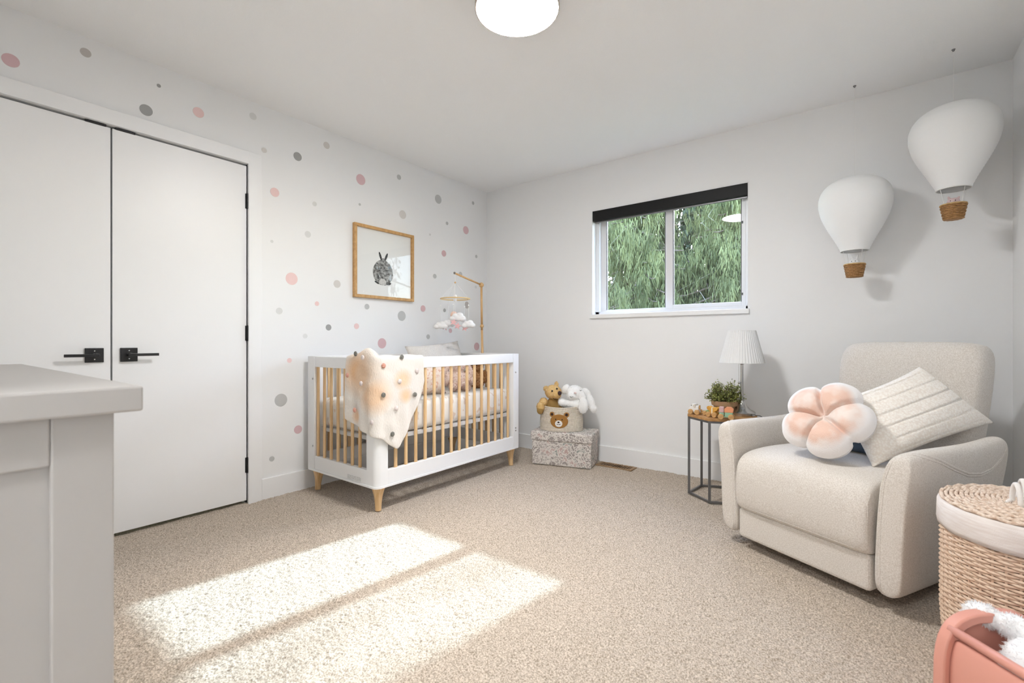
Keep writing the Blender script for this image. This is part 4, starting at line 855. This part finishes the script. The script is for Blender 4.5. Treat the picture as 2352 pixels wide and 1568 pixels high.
# local frame: x along the bin, y toward the wall
def endshape(r, grow=0.):
    w2 = .132 + grow; pts = []
    for k in range(37):
        t = -PI/2 + 2*PI*k/36 if False else 2*PI*k/36
        c_, s_ = math.cos(t), math.sin(t); e_ = .62; pts.append((.130 + w2*math.copysign(abs(c_)**e_, c_), .172 + (.168+grow)*math.copysign(abs(s_)**e_, s_)))
    return pts
def cap_(x0, x1):
    o_, i_ = endshape(0), endshape(0, -.022); n = len(o_)-1; m_ = MB()
    m_.loft([[(x0, y, z) for y, z in o_[:n]], [(x1, y, z) for y, z in o_[:n]], [(x1, y, z) for y, z in i_[:n]], [((x0+x1)/2, y, z) for y, z in i_[:n]]], cap=True)
    return m_.build('end_panel', m_coral, tb_, bevel=.004, smooth=True, ang=40, fix=True)
cap_(-.018, .010); cap_(.340, .312)
shell = endshape(0, -.020)[:36]
# open trough: keep the part of the outline below the rod height on the front and back
def trough(off, zmax):
    pts = [p for p in endshape(0, -.014-off)[:36]]
    lo = sorted([p for p in pts if p[1] < zmax], key=lambda p: math.atan2(p[1]-.172, p[0]-.130) if math.atan2(p[1]-.172, p[0]-.130) < PI*.6 else math.atan2(p[1]-.172, p[0]-.130)-2*PI)
    return lo
prf = trough(0, .300)
MB().grid([[(x, y, z) for y, z in prf] for x in np.linspace(.004, .318, 6)]).build('shell', m_coral, tb_, smooth=True, solid=.006, subd=1)
for y, z in (prf[0], prf[-1]): MB().tube([(-.004, y, z+.012), (.325, y, z+.012)], .0105, 14).build('rolled_rim', m_coral, tb_, smooth=True)
br = thing('bin_rabbit', 'fluffy white plush rabbit lying in the coral toy bin', 'plush toy', (3.290, -2.03, .055), math.atan2(ad.y, ad.x))
m_bw = M('fluffy_white', (.95, .948, .945), .95, bscale=180, bstr=.4, bdist=.003, sheen=.3)
blob('body', [((.03,.03,.095),(.12,.070,.085)), ((-.005,.01,.215),(.062,.066,.060)), ((-.005,-.04,.198),(.040,.034,.036)), ((.07,.0,.15),(.06,.06,.055))], m_bw, br, .006, 5, fur=6000, furlen=.008, furw=.0016, seed=4)
blob('ear', [((-.068,.030,.262),(.040,.022,.030),(0,R(12),R(30))), ((-.118,.000,.268),(.036,.020,.027),(0,R(-5),R(30))), ((-.030,.030,.245),(.03,.024,.028))], m_bw, br, .005, 4, fur=2600, furlen=.008, furw=.0016, seed=5)
blob('ear', [((.060,.0,.235),(.030,.024,.04)), ((.095,-.03,.195),(.03,.022,.05))], m_bw, br, .005, 4, fur=1800, furlen=.008, furw=.0016, seed=6)
MB().tube([(-.034,-.060,.236), (-.026,-.066,.232), (-.016,-.066,.237)], .0014, 6).build('eye', m_eye, br)
MB().ell((.004,-.074,.206), (.009,.005,.007)).build('nose', M('nose_grey', (.62, .54, .52), .7), br, smooth=True)

# ================================================================== dresser
DX0, DX1, DY1, DZ = .62, 1.926, -3.280, .851
m_dr = M('greige_lacquer', (.44, .42, .40), .5); m_drt = m_dr
dr = thing('dresser', 'greige painted dresser with thick top and framed side panel', 'dresser', ((DX0+DX1)/2, -3.56, 0))
ox_, oy_ = (DX0+DX1)/2, -3.56
def dbox(nm, x0, x1, y0, y1, z0, z1, mt=m_dr, bv=.003, par=None): return MB().box(x0-ox_, x1-ox_, y0-oy_, y1-oy_, z0, z1).build(nm, mt, par or dr, bevel=bv)
dbox('top', DX0-.03, 1.956, -3.845+.018, -3.245, DZ, .896, m_drt, .004)
dbox('carcass', DX0+.012, DX1-.014, -3.82, DY1-.022, .10, DZ)
for x0, x1 in ((DX1-.016, DX1), (DX0, DX0+.016)):
    dbox('stile', x0, x1, DY1-.082, DY1, .002, DZ); dbox('stile', x0, x1, -3.825, -3.745, .002, DZ)
    dbox('rail', x0+.002, x1-.002, -3.745, DY1-.082, DZ-.082, DZ); dbox('rail', x0+.002, x1-.002, -3.745, DY1-.082, .10, .18)
dbox('leg', DX0+.016, DX0+.06, DY1-.06, DY1, .002, .10); dbox('leg', DX1-.06, DX1-.016, DY1-.06, DY1, .002, .10)
for r_ in range(3):
    for c_ in range(2):
        x0 = DX0+.024 + c_*.631; z0 = .115 + r_*.245
        d_ = dbox('drawer', x0, x0+.622, DY1-.022, DY1-.002, z0, z0+.235)
        for kx in (.16, .46): MB().ell((x0+kx-ox_, DY1+.012-oy_, z0+.118), .014).build('knob', m_black, d_, smooth=True)

# ================================================================== hanging balloons
m_paper = M('rice_paper', (.97, .97, .965), .9, bscale=(30, 30, 900), bstr=.25, bdist=.002); m_bask = M('honey_wicker', (.30, .15, .05), .7, col2=(.46, .25, .10), vscale=(90, 90, 160))
def translucent(m, f):
    nt = m.node_tree; p = nt.nodes['Principled BSDF']; o = [n for n in nt.nodes if n.type == 'OUTPUT_MATERIAL'][0]
    tr = _n(nt, 'ShaderNodeBsdfTranslucent'); tr.inputs[0].default_value = p.inputs['Base Color'].default_value; ms_ = _n(nt, 'ShaderNodeMixShader'); ms_.inputs[0].default_value = f
    nt.links.new(p.outputs[0], ms_.inputs[1]); nt.links.new(tr.outputs[0], ms_.inputs[2]); nt.links.new(ms_.outputs[0], o.inputs[0])
translucent(m_paper, .05); translucent(m_shade, .12)
def balloon(x, y, ztop, label, animal):
    z0 = ztop - .425
    b_ = thing('hot_air_balloon', label, 'hanging decoration', (x, y, z0-.150), group='paper balloons hung from the ceiling')
    prof = []; N = 106
    ctrl_z = [0, .03, .08, .14, .20, .26, .31, .35, .38, .402, .416, .423, .425]; ctrl_r = [.066, .078, .103, .134, .160, .1745, .174, .161, .137, .104, .068, .032, .002]
    from numpy import interp
    for i in range(N+1):
        t = i/N; z = .425*(1-(1-t)**1.6) if False else .425*math.sin(t*PI/2)**.92 if t > .0 else 0
        prof.append((z, float(interp(z, ctrl_z, ctrl_r)) + (.0011 if i % 2 else -.0006)))
    # smooth the radius
    rs = np.array([p[1] for p in prof]); 
    for _ in range(3): rs[2:-2] = (rs[:-4] + rs[4:] + 2*rs[2:-2])/4
    env = MB().loft([[(r*math.cos(2*PI*k/56)*(1+.004*math.cos(8*2*PI*k/56)), r*math.sin(2*PI*k/56)*(1+.004*math.cos(8*2*PI*k/56)), .150+p[0]) for k in range(56)] for p, r in zip(prof, rs)], cap=False).build('envelope', m_paper, b_, smooth=True)
    MB().tube([(.0665*math.cos(2*PI*k/40), .0665*math.sin(2*PI*k/40), .150) for k in range(40)], .0022, 6, closed=True).build('mouth_ring', m_string, env)
    for k in range(4):
        a_ = R(35+90*k); MB().tube([(.064*math.cos(a_), .064*math.sin(a_), .150), (.044*math.cos(a_), .044*math.sin(a_), .068)], .0011, 5).build('cord', m_string, b_)
    wk = MB()
    for i in range(9):
        f = i/8; r = .036 + .012*f; z = .004 + .066*f
        wk.tube([((r + .002*math.cos(12*2*PI*k/48 + PI*(i % 2)))*math.cos(2*PI*k/48), (r + .002*math.cos(12*2*PI*k/48 + PI*(i % 2)))*math.sin(2*PI*k/48), z) for k in range(48)], .0045, 5, closed=True)
    for k in range(12): wk.tube([(.036*math.cos(2*PI*k/12), .036*math.sin(2*PI*k/12), .003), (.048*math.cos(2*PI*k/12), .048*math.sin(2*PI*k/12), .070)], .003, 5)
    wk.lathe([(.034, .0), (.034, .006), (.002, .006), (.002, .0)], 24)
    stuff(wk.build('gondola', m_bask, b_, smooth=True))
    MB().tube([(.049*math.cos(2*PI*k/40), .049*math.sin(2*PI*k/40), .073) for k in range(40)], .0040, 7, closed=True).build('gondola_rim', M('honey_rim', (.58, .40, .18), .7), b_, smooth=True)
    MB().tube([(0, 0, .575), (0, 0, 2.44-(z0-.150)-.004)], .0010, 5).build('hanging_thread', m_string, b_)
    MB().lathe([(.002, -.012), (.004, -.010), (.008, -.001), (.002, -.001)], 12, (0, 0, 2.44-(z0-.150))).build('ceiling_hook', M('hook_grey', (.25, .25, .25), .4, metal=.8), b_, smooth=True)
    zb = z0-.150+.045
    if animal == 'pig':
        m_ = M('pig_pink', (.82, .62, .62), .9, bscale=200, bstr=.3); p = thing('plush_pig', 'tiny pink plush pig riding in the higher paper balloon', 'plush toy', (x, y, zb-.022), R(-10))
        blob('body', [((0,0,.030),(.028,.026,.026)), ((0,-.004,.062),(.026,.024,.022)), ((-.016,-.004,.084),(.006,.004,.012),(0,R(-20),0)), ((.018,-.004,.080),(.006,.004,.010),(0,R(35),0))], m_, p, .003, 3)
        MB().ell((-.002,-.029,.058), (.008,.005,.0065)).build('snout', M('pig_snout', (.86, .70, .68), .9), p, smooth=True)
    else:
        m_ = m_bun; p = thing('plush_bunny', 'tiny white plush bunny riding in the lower paper balloon', 'plush toy', (x, y, zb-.022), R(-10))
        blob('body', [((0,0,.030),(.028,.026,.026)), ((0,-.004,.060),(.026,.024,.021)), ((-.012,-.002,.090),(.006,.004,.020),(0,R(-18),0)), ((.012,-.002,.090),(.006,.004,.020),(0,R(12),0))], m_, p, .003, 3)
    for s_ in (-1, 1): MB().ell((.009*s_, -.027, .066), .0022).build('eye', m_eye, p, smooth=True)
balloon(2.926, -.186, 1.919, 'white paper hot air balloon with a bunny, hung lower', 'bunny')
balloon(3.329, -.301, 2.163, 'white paper hot air balloon with a pig, hung higher by the corner', 'pig')
# ================================================================== outside: cedars beyond the window
m_bark = M('cedar_bark', (.16, .11, .08), .9, col2=(.26, .20, .16), vscale=(20, 20, 3), bscale=(40, 40, 6), bstr=.6, bdist=.01)
m_twig = M('bare_twig', (.50, .46, .40), .8)
def fol_mat(name, a, b_):
    m = M(name, a, .6, col2=b_, vscale=(3.2, 3.2, 1.6), vdetail=3, vlo=.38, vhi=.62, spec=.3)
    nt = m.node_tree; p = nt.nodes['Principled BSDF']; o = [n for n in nt.nodes if n.type == 'OUTPUT_MATERIAL'][0]
    tr = _n(nt, 'ShaderNodeBsdfTranslucent'); ms_ = _n(nt, 'ShaderNodeMixShader'); ms_.inputs[0].default_value = .35
    src = p.inputs['Base Color'].links[0].from_socket; nt.links.new(src, tr.inputs[0]); nt.links.new(p.outputs[0], ms_.inputs[1]); nt.links.new(tr.outputs[0], ms_.inputs[2]); nt.links.new(ms_.outputs[0], o.inputs[0])
    return m
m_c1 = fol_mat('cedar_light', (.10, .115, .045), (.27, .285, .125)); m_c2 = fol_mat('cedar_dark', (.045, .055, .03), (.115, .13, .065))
def sprays(centers, n, rg, lmin=.06, lmax=.20, wd=.010):
    """hanging cedar sprays: each a fan of narrow drooping strips"""
    V = []; F = []
    for c_, size in centers:
        out = rg.uniform(0, 2*PI); L0 = size
        for i in range(n):
            f = rg.uniform(0, 1); sp = (rg.uniform(-1, 1))*.32*L0*(1-.55*f); x = c_[0] + sp*math.cos(out) + rg.normal()*.03; y = c_[1] + sp*math.sin(out) + rg.normal()*.06; z = c_[2] - f*L0
            l = rg.uniform(lmin, lmax); dx = rg.normal()*.30 + sp*1.2; dy = rg.normal()*.30; t = rg.uniform(0, PI); wx, wy = wd*math.cos(t), wd*math.sin(t)
            k = len(V); V += [(x-wx, y-wy, z), (x+wx, y+wy, z), (x+dx*l*.5+wx*.8, y+dy*l*.5+wy*.8, z-l*.6), (x+dx*l*.5-wx*.8, y+dy*l*.5-wy*.8, z-l*.6), (x+dx*l*.8, y+dy*l*.8, z-l)]
            F += [(k, k+1, k+2, k+3), (k+3, k+2, k+4)]
    return V, F
GZ = -2.7
g = struct(MB().box(-30, 30, .9, 40, GZ-.2, GZ).build('ground', M('lawn', (.10, .14, .05), .95, col2=(.16, .18, .08), vscale=(2, 2, 2)))); g['label'] = 'grass outside the window'
def cedar(label, x, y, height, rad, nb, zmin, mat, seed, nsp=16, wd=.010, zcap=99., base_seed=0):
    rg = np.random.default_rng(seed); t = thing('cedar_tree', label, 'tree', (x, y, GZ), group='cedars outside the window')
    MB().tube([(0,0,0), (.05,0,height*.4), (0,.05,height*.8), (0,0,height)], [.20,.16,.07,.01], 10).build('trunk', m_bark, t, smooth=True)
    C_ = []; BR = MB(); TW = MB()
    for b_ in range(nb):
        a = rg.uniform(0, 2*PI); zr = zmin + (height-zmin)*rg.uniform(0, 1)**1.1; r = rad*(1 - .75*((zr-zmin)/(height-zmin+.01)))*rg.uniform(.75, 1.1)
        P = []
        for k in range(6):
            f = k/5; P.append((r*f*math.cos(a), r*f*math.sin(a), zr - .35*r*math.sin(f*PI*.55)*f + .10*r*f**3))
        BR.tube(P, [.03*(1-.8*k/5) for k in range(6)], 4)
        for k in range(7):
            f = rg.uniform(.25, 1.02); i = min(4, int(f*5)); g_ = f*5-i; p = [P[i][q]*(1-g_) + P[i+1][q]*g_ for q in range(3)]
            p[0] += rg.normal()*.14; p[1] += rg.normal()*.14; p[2] += rg.normal()*.05
            if p[2] + GZ < zcap: C_.append((p, rg.uniform(.35, .75)))
        if rg.uniform() < .5:
            p = P[3]; q = Vector(p); TW.tube([p, tuple(q + Vector((rg.normal()*.15, rg.normal()*.15, -.35))), tuple(q + Vector((rg.normal()*.3, rg.normal()*.3, -.75)))], [.006, .004, .002], 4)
    BR.build('branches', m_bark, t); stuff(TW.build('twigs', m_twig, t))
    V, F = sprays(C_, nsp, rg, wd=wd); m_ = MB(); m_.v = V; m_.f = F; stuff(m_.build('foliage', mat, t))
cedar('light green drooping cedar seen through the left window pane', -.75, 5.6, 7.4, 1.9, 190, 2.6, m_c1, 11, 60, wd=.007)
cedar('light green drooping cedar seen through the right window pane', 1.0, 6.2, 7.0, 1.8, 190, 2.6, m_c1, 12, 60, wd=.007)
cedar('cedar at the right beyond the window', 3.2, 6.8, 6.0, 1.6, 70, 2.2, m_c1, 13, 22)
cedar('cedar at the far left beyond the window', -3.2, 6.2, 7.0, 1.9, 100, 2.4, m_c1, 14, 22)
cedar('unseen tall cedar with a high crown added to dapple the sun', 4.3, 9.9, 15.0, 2.1, 60, 12.1, m_c2, 15, 16, wd=.02)  # out of view; crown shaped to break up the near end of the sun patch
cedar('unseen broad cedar at the outer right added to block low sky light', 5.6, 5.6, 8.0, 2.0, 80, 1.6, m_c2, 16, 22, wd=.03)  # added out of view to keep horizon sky off the left wall
cedar('unseen broad cedar close to the house added to block low sky light', 7.4, 3.4, 8.0, 2.0, 80, 1.6, m_c2, 17, 22, wd=.03)  # second unseen sky blocker for the left wall
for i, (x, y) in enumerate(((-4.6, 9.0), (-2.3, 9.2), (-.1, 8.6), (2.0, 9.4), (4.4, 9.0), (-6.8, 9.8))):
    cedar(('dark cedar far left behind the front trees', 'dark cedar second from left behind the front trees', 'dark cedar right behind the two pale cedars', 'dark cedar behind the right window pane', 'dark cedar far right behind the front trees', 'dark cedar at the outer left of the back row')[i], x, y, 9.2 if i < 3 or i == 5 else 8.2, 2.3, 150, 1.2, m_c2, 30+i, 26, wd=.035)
